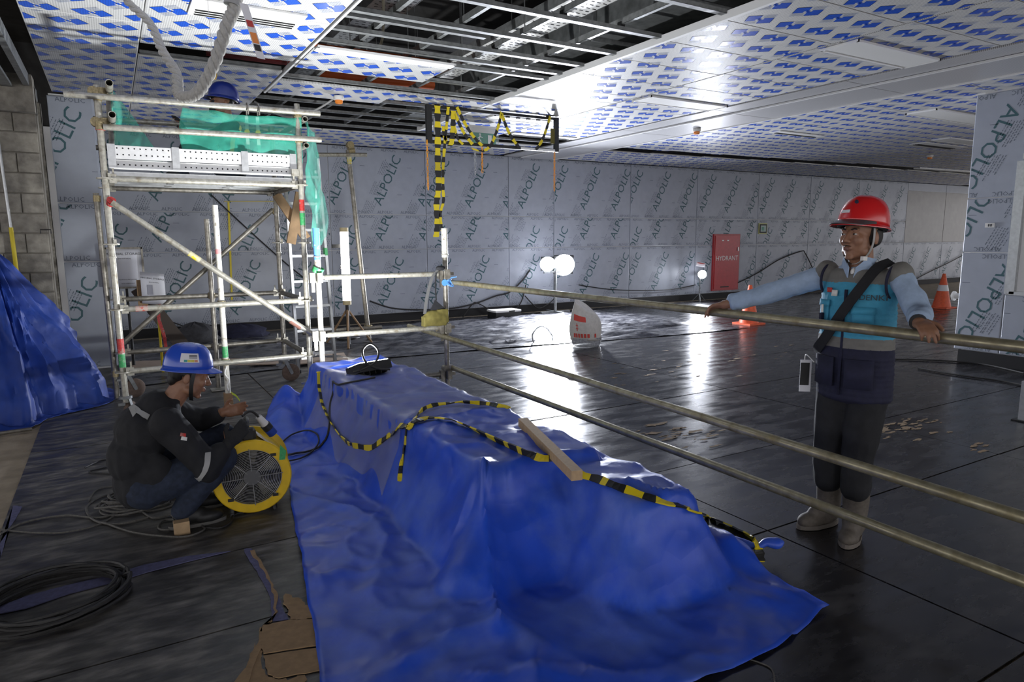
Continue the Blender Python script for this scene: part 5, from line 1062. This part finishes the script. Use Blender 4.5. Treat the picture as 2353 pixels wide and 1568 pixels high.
for g, y in ((S(.215, 3.88, 0), 3.87), (S(.27, 4.12, 0), 4.12)):
    b = B(); b.ell(g+V((.02, 0, .055)), (.06, .045, .05)); b.ell(g+V((.12, -.01, .045)), (.085, .048, .040)); b.ell(g+V((.07, 0, .06)), (.06, .042, .045)); sh_ = remeshed(b, 'shoe', M['rubber'], sq, .007, 3)
    so = B(); so.prism([(.07+.145*math.cos(t*.3142), .046*math.sin(t*.3142)) for t in range(20)], .018, lambda x, y_, h: g+V((x, y_-.005, .006+h))); so.build('sole', mat('grey_sole', (.12, .115, .105), .8), sh_, False)
gb = B(); hand_vol(gb, wrR+V((.004, 0, .004)), (.70, .20, .62), (.2, .9, -.2), [.5, .6, .65, .7], 1.13, thumb=1); gb.cyl(wrR-V((.028, .008, .025)), wrR+V((.01, 0, .01)), .034, .034, 14); remeshed(gb, 'glove', M['glove'], sq, .0055, 3)
B().lathe([(.030, -.005), (.034, 0), (.030, .005)], 16, Matrix((frame(wrL-elL)[1], frame(wrL-elL)[2], frame(wrL-elL)[0])).transposed(), lerp(elL, wrL, .92), False).build('bracelet', M['rubber'], sq)
# ------------------------------------------------------------------ worker up on the platform
wk_ = thing('person', (1.0, 7.0, 2.09), 'worker in navy helmet sitting on the scaffold platform behind the green net', 'person')
wf = V((-.95, -.15, .12)).normalized(); hc3 = S(1.00, 7.02, 2.80); b = B(); HP3, HM3 = head_vol(b, hc3, wf, (0, 0, 1)); b.cap(S(1.04, 7.02, 2.62), hc3-V((-.02, 0, .05)), .056, .054)
tr3 = [(S(1.06, 7.02, 2.22), .14), (S(1.07, 7.02, 2.36), .14), (S(1.06, 7.02, 2.50), .145)]
for c, r in tr3: b.ell(c, (r*.8, r*1.2, r))
a3 = [[S(1.05, 6.85, 2.56), S(.80, 6.82, 2.42), S(.60, 6.84, 2.34)], [S(1.05, 7.20, 2.56), S(.85, 7.18, 2.40), S(.68, 7.10, 2.52)]]
for p_ in a3: b.limb(p_, [.05, .042, .028])
hand_vol(b, a3[0][2], (-.9, .0, -.35), (0, .2, -1), [.3, .3, .35, .4], 1.0, thumb=1); hand_vol(b, a3[1][2], (-.3, .0, .95), (-1, 0, -.2), [.4, .4, .45, .5], 1.0, thumb=-1)
l3 = [[S(1.02, 6.92, 2.20), S(.72, 6.86, 2.36), S(.60, 6.88, 2.16)], [S(1.02, 7.12, 2.20), S(.74, 7.20, 2.40), S(.58, 7.18, 2.16)]]
for p_ in l3: b.limb(p_, [.085, .06, .045])
remeshed(b, 'body', M['skin'], wk_, .0065, 3); face_parts(wk_, HP3, HM3)
hb = B(); hb.ell(HP3(0, -.05, .02), (.07, .05, .07), HM3); hb.ell(HP3(0, -.02, .055), (.078, .094, .06), HM3); remeshed(hb, 'hair', M['hair'], wk_, .006, 2)
ht3, GP3 = helmet(wk_, HP3(0, -.006, .050), wf, (0, 0, 1), M['navyhat'], 'navy_helmet', 1.05); hel_patch(GP3, math.pi/2-.02, math.pi/2+.20, .070, .092, M['offwhite'], ht3, 'round_sticker', 5)
B().box(HP3(0, .085, -.045), (.09, .03, .10), HM3).build('face_cover', M['blackcloth'], wk_)
b = B()
for c, r in tr3: b.ell(c, (r*.92, r*1.32, r*1.08))
for p_ in a3: b.limb([p_[0], p_[1], lerp(p_[1], p_[2], .8)], [.078, .066, .052])
jk3 = remeshed(b, 'jacket', M['blackcloth'], wk_, .009, 4, disp=.008); b = B()
for p_ in l3: b.limb(p_, [.10, .078, .058])
b.ell(S(1.05, 7.02, 2.20), (.12, .17, .10)); remeshed(b, 'trousers', M['jeans'], wk_, .009, 4)
for p_ in a3[:1]: gb = B(); hand_vol(gb, p_[2], (-.9, .0, -.35), (0, .2, -1), [.3, .3, .35, .4], 1.15, thumb=1); remeshed(gb, 'glove', M['glove'], wk_, .006, 3)
gb = B(); hand_vol(gb, a3[1][2], (-.3, .0, .95), (-1, 0, -.2), [.4, .4, .45, .5], 1.15, thumb=-1); remeshed(gb, 'glove', M['glove'], wk_, .006, 3)
for g in l3: b = B(); b.ell(g[2]+V((-.03, 0, -.03)), (.10, .045, .035)); b.ell(g[2]+V((0, 0, .0)), (.05, .045, .05)); remeshed(b, 'shoe', M['rubber'], wk_, .008, 2)
for pts in ([S(1.10, 6.86, 2.62), S(1.06, 6.82, 2.50), S(1.02, 6.84, 2.34), S(1.0, 6.86, 2.22)], [S(1.10, 7.16, 2.62), S(.95, 7.14, 2.55), S(.93, 7.05, 2.40), S(.95, 6.92, 2.26)]): decal(jk3, jk3, pts, .04, (1, .3, 0), M['tape_y'], 'harness_strap', wk_, 0)
# ================================================================== hanging frame with tapes and chains
HY = 8.0; hx0, hx1, hz0, hz1 = 3.52, 5.43, 2.745, 3.165
hf_ = thing('suspended_steel_rack', ((hx0+hx1)/2, HY, hz0), 'black rectangular steel frame hanging from the ceiling, draped with barrier tape', 'frame')
for x, w in ((hx0, .07), (hx1, .06)): B().box((x, HY, (hz0+hz1)/2), (w, .05, hz1-hz0+.04)).build('side_bar', M['rubber'], hf_, False)
B().box(((hx0+hx1)/2, HY, hz1), (hx1-hx0, .04, .035)).build('top_bar', M['rubber'], hf_, False); B().box(((hx0+hx1)/2, HY, hz0), (hx1-hx0, .04, .04)).build('bottom_bar', M['rubber'], hf_, False); B().box((5.12, HY-.022, hz0-.004), (.55, .006, .03)).build('bright_edge', M['white'], hf_, False)
for x in (3.64, 5.30): B().box((x, HY, 3.185), (.05, .05, .05)).build('ceiling_hanger', M['rubber'], hf_, False); B().box((x, HY, 3.198), (.16, .10, .004)).build('hanger_plate', M['steel_dark'], hf_, False)
for x, m in ((3.60, 'alu'), (5.35, 'olive')): B().box((x, HY-.03, 2.93), (.055, .02, .20)).build('latch_plate', M[m], hf_, False)
for k in range(4): B().box((4.65+k*.16, HY-.01, hz1-.035), (.05, .03, .02)).build('clip', M['rubber'], hf_, False)
fy = HY-.045; fd = (1, 0, 0)
def htape(pts, w, label, fl=fd, tw=0, pitch=.085): return hazard('barrier_tape', [V(p) for p in pts], w, pitch, label, flatd=fl, twist=tw)
P_ = lambda x, y: aty(x, y, fy)
htape([(P_(1005, 243)), P_(1006, 300), P_(1006, 380), P_(1008, 430), P_(1003, 470), P_(1005, 515), P_(1002, 545)], .085, 'widest barrier tape hanging straight from the left of the frame')
htape([P_(1030, 246), P_(1027, 280), P_(1022, 330), P_(1018, 390), P_(1018, 430), P_(1019, 462), P_(1012, 490), P_(1014, 520), P_(1016, 532)], .042, 'narrow long barrier tape ending in a knot above the white topped post')
htape([P_(1042, 255), P_(1041, 290), P_(1038, 325), P_(1033, 336)], .075, 'short broad barrier tape beside the long ones on the frame')
htape([P_(1018, 290), P_(1022, 315), P_(1028, 330)], .05, 'small barrier tape flap tucked between the long hanging tapes', pitch=.06)
htape([P_(1050, 246), P_(1062, 272), P_(1078, 300), P_(1095, 322), P_(1108, 335)], .045, 'barrier tape slanting from the frame top to the middle chain', fl=(.8, 0, .6))
htape([P_(1046, 262), P_(1058, 290), P_(1072, 315), P_(1088, 334)], .045, 'second slanting barrier tape left of the middle chain', fl=(.8, 0, .6))
htape([P_(1044, 290), P_(1052, 318), P_(1064, 332)], .035, 'thin barrier tape curling to the bottom bar of the frame', fl=(.8, 0, .6))
htape([P_(1085, 342), P_(1110, 347), P_(1128, 333), P_(1140, 305), P_(1148, 280), P_(1152, 258)], .045, 'barrier tape rising from the middle chain to the frame top', fl=(.75, 0, -.65))
htape([P_(1153, 262), P_(1163, 290), P_(1175, 315), P_(1192, 338)], .045, 'barrier tape falling right from the frame top to the bottom bar', fl=(.8, 0, .6))
htape([P_(1264, 268), P_(1256, 295), P_(1246, 322), P_(1232, 344)], .042, 'barrier tape at the right end of the hanging frame', fl=(.8, 0, -.6))
def chain(x, z0, z1, label, m='chain', r=.011):
    t = thing('plastic_chain', (x, fy, z0), label, 'chain', None); z = z1; k = 0
    while z > z0:
        a, c2 = ((1, 0, 0), (0, 1, 0)) if k % 2 else ((0, 1, 0), (1, 0, 0)); pts = []
        for q in range(12):
            an = q*.5236; w = V(a)*(r*math.cos(an)); pts.append(V((x, fy, z-.022))+w+V((0, 0, .026*math.sin(an))))
        B().tube(pts, .0042, 5, True).build('link', M[m], t); z -= .040; k += 1
    return t
zc = lambda x, y: P_(x, y).z
chain(P_(983, 400).x, zc(983, 432), zc(983, 322), 'orange plastic chain hanging from the left end of the frame'); chain(P_(1108, 360).x, zc(1108, 392), zc(1108, 338), 'short orange plastic chain at the middle of the frame'); chain(P_(1274, 400).x, zc(1274, 437), zc(1274, 350), 'orange plastic chain hanging from the right end of the frame')
chain(P_(1092, 380).x, zc(1093, 398), zc(1093, 350), 'clear tangled chain beside the short orange one', 'plastic', .016)
ex = thing('exit_sign', (4.75, 8.9, 2.95), 'green running man exit sign wrapped in clear plastic behind the frame', 'exit sign')
B().box((4.78, 8.9, 2.975), (.36, .05, .17)).build('panel', M['exit'], ex, False); B().box((4.75, 8.93, 3.10), (.44, .12, .10)).build('housing', M['offwhite'], ex, False)
rm = B(); rm.ell((4.70, 8.872, 3.03), (.014, .002, .014)); rm.cap((4.70, 8.872, 3.005), (4.685, 8.872, 2.965), .011, .010, 8); rm.cap((4.685, 8.872, 2.965), (4.715, 8.872, 2.935), .008, .007, 8); rm.cap((4.715, 8.872, 2.935), (4.71, 8.872, 2.90), .007, .006, 8); rm.cap((4.685, 8.872, 2.965), (4.65, 8.872, 2.92), .008, .006, 8); rm.cap((4.70, 8.872, 3.0), (4.74, 8.872, 2.985), .006, .005, 8); rm.cap((4.70, 8.872, 3.0), (4.665, 8.872, 2.975), .006, .005, 8); rm.build('running_man', M['white'], ex)
B().box((4.86, 8.872, 2.965), (.06, .003, .12)).build('door_symbol', M['white'], ex, False); B().box((4.77, 8.865, 2.99), (.42, .09, .24)).build('plastic_wrap', M['wrap'], ex, False)
# ================================================================== things along the back wall
hy = thing('hydrant_cabinet', (13.45, WY, .2), 'red hydrant cabinet set in the filmed back wall', 'cabinet')
B().box((13.45, WY-.02, .92), (.94, .06, 1.42)).build('frame', M['hydrant'], hy, False); B().box((13.45, WY-.055, .92), (.86, .02, 1.34)).build('door', mat('red_door_enamel', (.42, .022, .03), .3, var=.1, scale=5), hy, False)
text_on('lettering', 'HYDRANT', .17, lambda x, y: V((13.45+x, WY-.067, 1.02+y)), M['white'], hy)
B().box((13.83, WY-.075, 1.25), (.03, .03, .10)).build('latch', M['alu'], hy, False); B().box((13.40, WY-.068, .30), (.30, .008, .03)).build('door_handle', M['rubber'], hy, False)
for x in (13.28, 13.46): B().box((x, WY-.068, 1.47), (.06, .006, .025)).build('white_label', M['white'], hy, False)
ws = thing('wall_sign', (14.8, WY, 1.68), 'small square framed sign on the back wall above the hydrant', 'sign')
B().box((14.80, WY-.015, 1.77), (.32, .02, .28)).build('yellow_border', mat('pale_yellow_rim', (.5, .5, .2), .5), ws, False); B().box((14.80, WY-.028, 1.77), (.27, .01, .23)).build('board', M['ink'], ws, False); B().box((14.80, WY-.035, 1.77), (.20, .006, .16)).build('symbol_panel', mat('pale_green_panel', (.35, .45, .42), .5), ws, False); B().box((14.78, WY-.040, 1.765), (.08, .004, .09)).build('symbol', M['exit'], ws, False)
def wall_cable(px, r, label): return single(B().tube(spline([aty(x, y, WY-.05) for x, y in px], 8), r, 6), 'wall_cable', M['cable'], label, 'cable')
wall_cable(((1665, 660), (1700, 648), (1745, 625), (1790, 597), (1840, 578), (1850, 582), (1868, 618)), .014, 'black cable peaking on the back wall right of the hydrant')
wall_cable(((2080, 655), (2130, 628), (2180, 604), (2210, 588)), .014, 'black cable climbing the far back wall behind the cone')
wall_cable(((850, 692), (900, 708), (960, 712), (1030, 710), (1090, 698), (1140, 680), (1170, 672), (1200, 645), (1218, 620)), .016, 'long black cable sagging along the back wall behind the guardrail')
wall_cable(((1060, 735), (1085, 700), (1100, 698), (1150, 722), (1190, 705), (1205, 672), (1208, 655)), .012, 'black cable looping on the back wall left of the twin floodlight')
wall_cable(((1206, 680), (1235, 708), (1258, 700), (1275, 685)), .012, 'thin cable loop hanging left of the twin floodlight pole')
wall_cable(((1330, 655), (1400, 665), (1480, 668), (1545, 665), (1598, 655)), .012, 'black cable along the back wall between the two floodlights')
wall_cable(((485, 448), (540, 500), (600, 555), (660, 608), (700, 640)), .012, 'straight black cable slanting down the wall behind the scaffold')
wall_cable(((355, 722), (400, 742), (445, 757)), .010, 'short black cable slanting to the floor behind the scaffold')
yt = B(); [yt.beam(aty(*a, WY-.02), aty(*c, WY-.02), .006, .03, (0, 1, 0)) for a, c in (((515, 463), (648, 463)),)]; single(yt, 'yellow_wall_tape', M['tape_y'], 'horizontal yellow tape line on the back wall behind the scaffold', 'tape', smooth=False)
single(B().beam(aty(525, 465, WY-.02), aty(533, 690, WY-.02), .03, .006, (0, 1, 0)), 'yellow_wall_tape', M['tape_y'], 'vertical yellow tape line on the back wall behind the scaffold', 'tape', smooth=False)
def cone(x, y, h, label, lean=0):
    t = thing('traffic_cone', (x, y, 0), label, 'cone', 'orange traffic cones'); r0 = .17*h/.7
    B().box((x, y, .015), (.40*h/.7, .40*h/.7, .03)).build('base', M['orange'], t, False)
    pr = lambda a, c2: [(r0+(.03-r0)*a, .03+(h-.03)*a), (r0+(.03-r0)*c2, .03+(h-.03)*c2)]
    B().lathe(pr(0, 1)+[(0, h)], 24, None, (x, y, 0)).build('cone_body', M['orange'], t); q = pr(.48, .66); B().lathe([(r+.004, z) for r, z in q], 24, None, (x, y, 0), False).build('reflective_band', M['cone_white'], t); return t
cone(15.45, 7.85, .74, 'orange traffic cone standing near the right pier'); cone(9.75, 8.2, .70, 'orange traffic cone behind the man and the top rail')
# sack with torn top, standing on a clear plastic base
sx, sy = 5.80, 7.75; sk_ = thing('cement_sack', (sx, sy, 0), 'half full white woven sack with red print standing on the floor', 'sack'); vs = []; n = 28; lv = 16
for j in range(lv+1):
    t = j/lv; z = .10+.48*t
    for q in range(n):
        a = q*2*math.pi/n; r = .235-.03*t+.03*math.sin(math.pi*t)-.05*t*t; r *= 1+.06*math.sin(3*a+t*4)+.03*noise.noise(V((math.cos(a)*2, math.sin(a)*2, t*4))); zz = z+(.10*math.cos(a-2.3)*t*t); vs.append(V((sx+r*math.cos(a)*1.0-.04*t, sy+r*.8*math.sin(a), zz)))
sb = B().add(vs, [(j*n+q, j*n+(q+1) % n, (j+1)*n+(q+1) % n, (j+1)*n+q) for j in range(lv) for q in range(n)]); so_ = sb.build('bag', M['sack'], sk_, True, 1.2); so_.modifiers.new('t', 'SOLIDIFY').thickness = .004
top = [v for v in vs[-n:]]; c = V((0, 0, 0))
for v in top: c += v/n
B().add(top+[c+V((.05, .02, -.07))], [(q, (q+1) % n, n) for q in range(n)]).build('folded_top', M['sack'], sk_)
def sack_pt(a, t, out=.006):
    j = t*lv; i = int(min(j, lv-1)); f = j-i; q = a/(2*math.pi)*n; k = int(q) % n; g = q-int(q); p = lerp(lerp(vs[i*n+k], vs[i*n+(k+1) % n], g), lerp(vs[(i+1)*n+k], vs[(i+1)*n+(k+1) % n], g), f); d = p-V((sx, sy, p.z)); return p+d.normalized()*out
A0 = math.atan2(-sy, -sx) % (2*math.pi)
def sack_patch(a0, a1, t0, t1, m, nm):
    k = 6; pv = [sack_pt((A0+a0+(a1-a0)*i/k) % (2*math.pi), t) for t in (t0, t1) for i in range(k+1)]; B().add(pv, [(i, i+1, k+2+i, k+1+i) for i in range(k)]).build(nm, m, sk_)
sack_patch(-.75, .15, .58, .74, M['sackred'], 'red_label')
for k, a in enumerate((-.8, -.62, -.42, -.22, -.02, .18, .62)): sack_patch(a, a+.13, .10, .22, M['sackred'], 'red_letter')
for k in range(5): sack_patch(-.50-.05*(k % 2), -.42+.05*(k % 2), .30+.045*k, .33+.045*k, M['sackred'], 'red_plant_mark')
pb = B(); pv = []
for j in range(5):
    for q in range(n): a = q*2*math.pi/n; r = (.20, .225, .225, .235, .245)[j]*(1+.06*noise.noise(V((math.cos(a)*5, math.sin(a)*5, j)))); pv.append(V((sx+r*math.cos(a), sy+.82*r*math.sin(a), .008+.032*j)))
pb.add(pv, [(j*n+q, j*n+(q+1) % n, (j+1)*n+(q+1) % n, (j+1)*n+q) for j in range(4) for q in range(n)]); pb.build('plastic_wrap', M['plastic'], sk_)
single(B().tube(spline([(5.25, 8.30, .01), (5.24, 8.32, .14), (5.36, 8.34, .24), (5.50, 8.36, .22), (5.62, 8.38, .10), (5.64, 8.38, .01)], 8), .012), 'plastic_hoop', M['plastic'], 'clear plastic hoop standing on the sheeting left of the sack', 'hoop')
bx = thing('equipment_case', (6.55, 11.45, 0), 'flat black equipment case on the floor left of the twin floodlight', 'case'); B().box((6.55, 11.45, .07), (.55, .35, .13)).build('case_body', M['rubber'], bx, False); B().box((6.55, 11.45, .15), (.57, .37, .035)).build('lid', M['offwhite'], bx, False); B().box((6.62, 11.26, .15), (.12, .02, .03)).build('catch', M['rubber'], bx, False)
# loose black plastic sheeting over the floor in front of the back wall
nu, nv = 110, 46; pv = []
for j in range(nv+1):
    for i in range(nu+1):
        u, v = i/nu, j/nv; x = -.1+u*9.4; y = 8.05+.25*math.sin(u*5)+v*(3.5-.25*math.sin(u*5)); h = max(0, ridged(x*.35, y, 2.6))**3*.05+.012*max(0, ridged(x*.6+9, y*1.5, 3.1))**2; e = min(v, 1-v, u, 1-u)*12; pv.append((x, y, .008+h*min(1, e+.15)))
single(B().add(pv, [(j*(nu+1)+i, j*(nu+1)+i+1, (j+1)*(nu+1)+i+1, (j+1)*(nu+1)+i) for j in range(nv) for i in range(nu)]), 'plastic_sheeting', M['crinkle'], 'crumpled black plastic sheeting spread on the floor before the back wall', 'plastic sheet', ang=1.2)
floor_patch('floor_board', [(300, 850), (640, 838), (640, 824), (300, 832)], .03, .012, 'pinkboard', 'raw brown board lying on the floor behind the scaffold', 'board'); floor_patch('floor_board', [(690, 838), (800, 828), (790, 812), (690, 822)], .03, .012, 'pinkboard', 'raw brown board piece lying by the ladder foot', 'board')
floor_patch('plastic_sheeting', [(2085, 690), (2205, 690), (2205, 708), (2075, 708)], .006, .004, 'crinkle', 'bright strip of sheeting on the floor behind the far cone', 'plastic sheet')
# heap of dark sheeting and the storage boards behind the scaffold
for (hx, hyy, w, d, h, m, l) in ((1.0, 11.2, .34, .30, .30, 'greyfab', 'dark grey bundle of cloth against the back wall behind the scaffold'), (1.7, 11.5, .42, .26, .20, 'navy', 'low navy bundle of sheeting right of the grey one behind the scaffold')):
    vs2 = []; n2, m2 = 28, 12
    for j in range(m2+1):
        for q in range(n2): a = q*6.2832/n2; s = 1-j/m2; rr = (1-(j/m2)**2)**.5 if j < m2 else 0; k_ = 1+.14*noise.noise(V((math.cos(a)*2, math.sin(a)*2, j*.4))); vs2.append((hx+w*rr*k_*math.cos(a), hyy+d*rr*k_*math.sin(a), .01+h*(j/m2)*(1+.12*noise.noise(V((math.cos(a)*3, math.sin(a)*3, 4))))))
    single(B().add(vs2, [(j*n2+q, j*n2+(q+1) % n2, (j+1)*n2+(q+1) % n2, (j+1)*n2+q) for j in range(m2) for q in range(n2)]), 'cloth_bundle', M[m], l, 'bundle')
def storage_board(x, y, z, w, h, label, bow, lines, tiltz=0):
    t = thing('storage_notice', (x, y, 0), label, 'notice board'); vs3 = []
    fn = lambda a, b2, o=0: V((x+(a)*w, y-bow*math.sin(math.pi*(b2))*.0+bow*(b2-.5)**2*1.5-o, z+(b2-.5)*h-a*tiltz*w))
    for j in range(7):
        for i in range(2): vs3.append(fn(i-.5, j/6))
    o = B().add(vs3, [(j*2, j*2+1, j*2+3, j*2+2) for j in range(6)]).build('sheet', M['paper'], t); o.modifiers.new('t', 'SOLIDIFY').thickness = .004
    for s, sz, a, b2 in lines: text_on('lettering', s, sz, lambda px, py: fn(a+px/w, b2+py/h, .006), M['ink'], t)
    return t
t1 = storage_board(.12, 9.3, 1.22, .36, .46, 'framed material storage notice behind the left scaffold posts', 0, (('MATERIAL STORAGE', .042, 0, .86), ('JENIS MATERIAL', .020, 0, .74), ('PENANGGUNG JAWAB', .018, .05, .20), ('"JAGA KEBERSIHAN"', .016, .05, .10)))
fb_ = B(); [fb_.box(c3, d3) for c3, d3 in (((.12, 9.298, 1.455), (.39, .015, .02)), ((.12, 9.298, .985), (.39, .015, .02)), ((-.07, 9.298, 1.22), (.02, .015, .49)), ((.31, 9.298, 1.22), (.02, .015, .49)))]; fb_.build('frame', M['steel_dark'], t1, False)
B().cyl((.12, 9.32, 0), (.12, 9.32, 1.2), .018, n=10).build('stand_pole', M['rubber'], t1); B().box((.12, 9.32, .01), (.35, .3, .02)).build('stand_base', M['rubber'], t1, False)
t2 = storage_board(.37, 8.65, 1.0, .24, .36, 'curled white material storage notice in front of the framed one', .10, (('MATERIAL STORAGE', .026, 0, .82), ('JENIS MATERIAL', .014, .05, .70)), .15)
B().cyl((.40, 8.70, 0), (.40, 8.70, 1.0), .014, n=8).build('stand_pole', M['tape_y'], t2); B().box((.40, 8.70, .015), (.26, .26, .03)).build('stand_base', M['rubber'], t2, False); B().box((.34, 8.635, .99), (.05, .004, .11)).build('portrait_patch', mat('grey_portrait', (.3, .3, .34), .6), t2, False)
B().strip(spline([(.42, 8.66, .82), (.40, 8.64, .66), (.44, 8.64, .45), (.45, 8.64, .2)], 6), (1, 0, .2), .035).build('red_white_tape', M['red'], t2)
single(B().beam((.22, 8.9, 1.0), (.80, 9.1, .02), .16, .02, (0, 1, 0)), 'leaning_plank', mat('dark_brown_plank', (.07, .055, .045), .8), 'dark brown plank leaning behind the storage notices', 'plank', smooth=False)
single(B().box((.26, 8.75, .95), (.10, .02, .30)), 'cardboard_strip', M['cardboard'], 'brown cardboard strip taped beside the curled storage notice', 'cardboard', smooth=False)
# leaning scaffold pole with a cross tube, seen right of the lamp
lpz = thing('leaning_pole', (3.3, 9.98, 0), 'dark scaffold pole leaning behind the guardrail with couplers at its ends', 'scaffold tube')
pa, pc = V((3.31, 9.98, .0)), V((3.10, 9.98, 2.84)); B().pipe(pa, pc, .034).build('tube', M['steel_dark'], lpz); B().cyl(lerp(pa, pc, .93), lerp(pa, pc, .97), .0345, n=14).build('yellow_band', bpy.data.materials['faded_yellow_band'], lpz)
B().pipe((2.62, 9.93, 2.74), (3.36, 9.93, 2.78), .030).build('cross_tube', M['steel'], lpz); coupler((3.14, 9.96, 2.83), (1, 0, .2), (0, 1, 0), lpz, s=1.6); coupler((3.31, 9.96, .20), (0, 0, 1), (1, 0, 0), lpz, s=1.5); B().pipe((2.3, 9.93, .20), (3.5, 9.93, .20), .030).build('bottom_tube', M['steel_dark'], lpz)
single(B().tube(coil((3.05, 10.25), .17, 7, .02, 21, 1.0, 0, .02), .011, 6), 'hung_cable_coil', M['cable'], 'coil of black cable beside the leaning pole', 'cable')
o = bpy.data.objects['hung_cable_coil']; o.rotation_euler = (0, 0, 0)
# olive bag hung on the guardrail post by its strap
bg = thing('shoulder_bag', (2.66, 5.98, .7), 'olive and black shoulder bag hanging from the guardrail post', 'bag'); vs4 = []
b = B(); b.ell((2.63, 5.96, .785), (.125, .05, .075)); b.box((2.63, 5.96, .755), (.24, .075, .10)); b.box((2.72, 5.97, .80), (.11, .08, .13))
remeshed(b, 'bag_body', M['olive'], bg, .009, 3, disp=.006); B().add([V((2.60, 5.955, .85)), V((2.76, 5.955, .86)), V((2.65, 5.975, .96)), V((2.60, 5.99, .85)), V((2.76, 5.99, .86))], [(0, 1, 2), (3, 2, 4), (0, 2, 3), (1, 4, 2)]).build('black_flap', M['blackcloth'], bg, False)
B().strip(spline([(2.53, 5.95, .83), (2.56, 5.96, .98), (2.62, 5.97, 1.16), (2.70, 5.98, 1.25), (2.76, 5.99, 1.23)], 6), (1, 0, 0), .032, .0015).build('strap', mat('grey_strap', (.09, .09, .09), .8), bg); B().strip(spline([(2.66, 5.965, .95), (2.655, 5.965, 1.1), (2.67, 5.975, 1.22)], 6), (1, 0, 0), .014, .0015).build('inner_strap', M['blackcloth'], bg); B().ell((2.72, 5.98, 1.26), (.05, .03, .025)).build('strap_pad', M['blackcloth'], bg)
# ================================================================== hanging rope and its tags
def twisted(path, r, turns, n=120):
    P = [V(p) for p in path]; S_ = spline(P, 30); N = len(S_); out = []; rr = r if isinstance(r, list) else [r, r]
    for k in range(3):
        pts, rad = [], []; pa_ = None
        for i, p in enumerate(S_):
            d = (S_[min(i+1, N-1)]-S_[max(i-1, 0)]).normalized()
            if pa_ is None: a = frame(d)[1]
            else: a = (pa_-d*pa_.dot(d)).normalized()
            pa_ = a; u = a.cross(d); t = turns*6.2832*i/N+k*2.0944; q = rr[0]+(rr[1]-rr[0])*i/N; pts.append(p+a*(math.cos(t)*q*.52)+u*(math.sin(t)*q*.52)); rad.append(q*.56)
        out.append((pts, rad))
    return out
rp = thing('hanging_rope', (.45, 4.1, 2.2), 'thick twisted grey rope hanging in a loop from the ceiling', 'rope')
for pts, rad in twisted([(.72, 3.98, 3.19), (.675, 4.0, 2.80), (.62, 4.0, 2.66), (.55, 4.0, 2.47), (.47, 4.02, 2.32), (.415, 4.06, 2.285), (.375, 4.14, 2.31), tuple(aty(405, 170, 4.35)), tuple(aty(372, 115, 4.6)), tuple(aty(345, 55, 4.85)), tuple(aty(290, 0, 5.1)), tuple(aty(255, -60, 5.4))], [.034, .022], 15): B().tube(pts, rad, 8).build('strand', M['rope'], rp)
B().cyl(aty(533, 12, 4.0), aty(537, -25, 4.0), .042, n=16).build('rope_collar', mat('clear_rope_wrap', (.35, .35, .34), .35), rp)
tg = thing('warning_ribbon', tuple(aty(580, 70, 3.95)), 'white warning strip with red and yellow marks hanging beside the rope', 'strip'); a, c2 = aty(560, 8, 3.95), aty(600, 135, 3.95)
wdir = V((.9, -.3, -.15)); B().strip([a, lerp(a, c2, .5), c2], wdir, .042, .002).build('ribbon', M['paper'], tg)
for t0_, t1_, m in ((.30, .42, 'red'), (.52, .72, 'orange_lens'), (.74, .86, 'ink')): B().strip([lerp(a, c2, t0_), lerp(a, c2, t1_)], wdir, .032, .0032).build('printed_mark', M[m], tg)
yt_ = aty(491, 172, 4.3); yg = thing('yellow_tag', tuple(yt_), 'small yellow tag hanging on a thread beside the rope', 'tag'); B().ell(yt_, (.018, .004, .028)).build('tag_disc', mat('ochre_tag', (.55, .36, .05), .5), yg); B().cyl(yt_+V((0, 0, .025)), yt_+V((-.01, 0, .85)), .0012, n=5).build('thread', M['offwhite'], yg)
# ================================================================== right foreground scraps
cr = thing('steel_corner', (2.3, 0.95, 0), 'corner of a grey steel box at the lower right picture edge', 'box'); q = aty(2353, 1545, 1.02); B().box((q.x+.10, 1.02, q.z), (.26, .20, .10)).build('box_body', M['steel'], cr, False); B().box((q.x+.10, 1.02, (q.z-.05)/2), (.18, .14, max(.02, q.z-.05))).build('box_foot', M['steel_dark'], cr, False)
pe = thing('wall_spout', (8.97, 4.45, .6), 'white pipe end sticking out behind the corner of the right pier', 'pipe'); B().cyl((8.99, 4.42, .80), (8.99, 4.44, .80), .06, n=16).build('flange', M['offwhite'], pe); B().cyl((9.0, 4.27, .80), (9.0, 4.46, .80), .035, n=16).build('pipe', M['offwhite'], pe)
hp = thing('wedge_post', (9.1, 3.0, 0), 'narrow grey steel upright at the right picture edge', 'post'); q = atz(2349, 968); B().box((q.x, q.y, .17), (.05, .05, .34)).build('upright', M['alu'], hp, False); B().box((q.x, q.y, .006), (.12, .12, .012)).build('base_plate', M['rubber'], hp, False)
bpy.data.scenes.remove(WS)
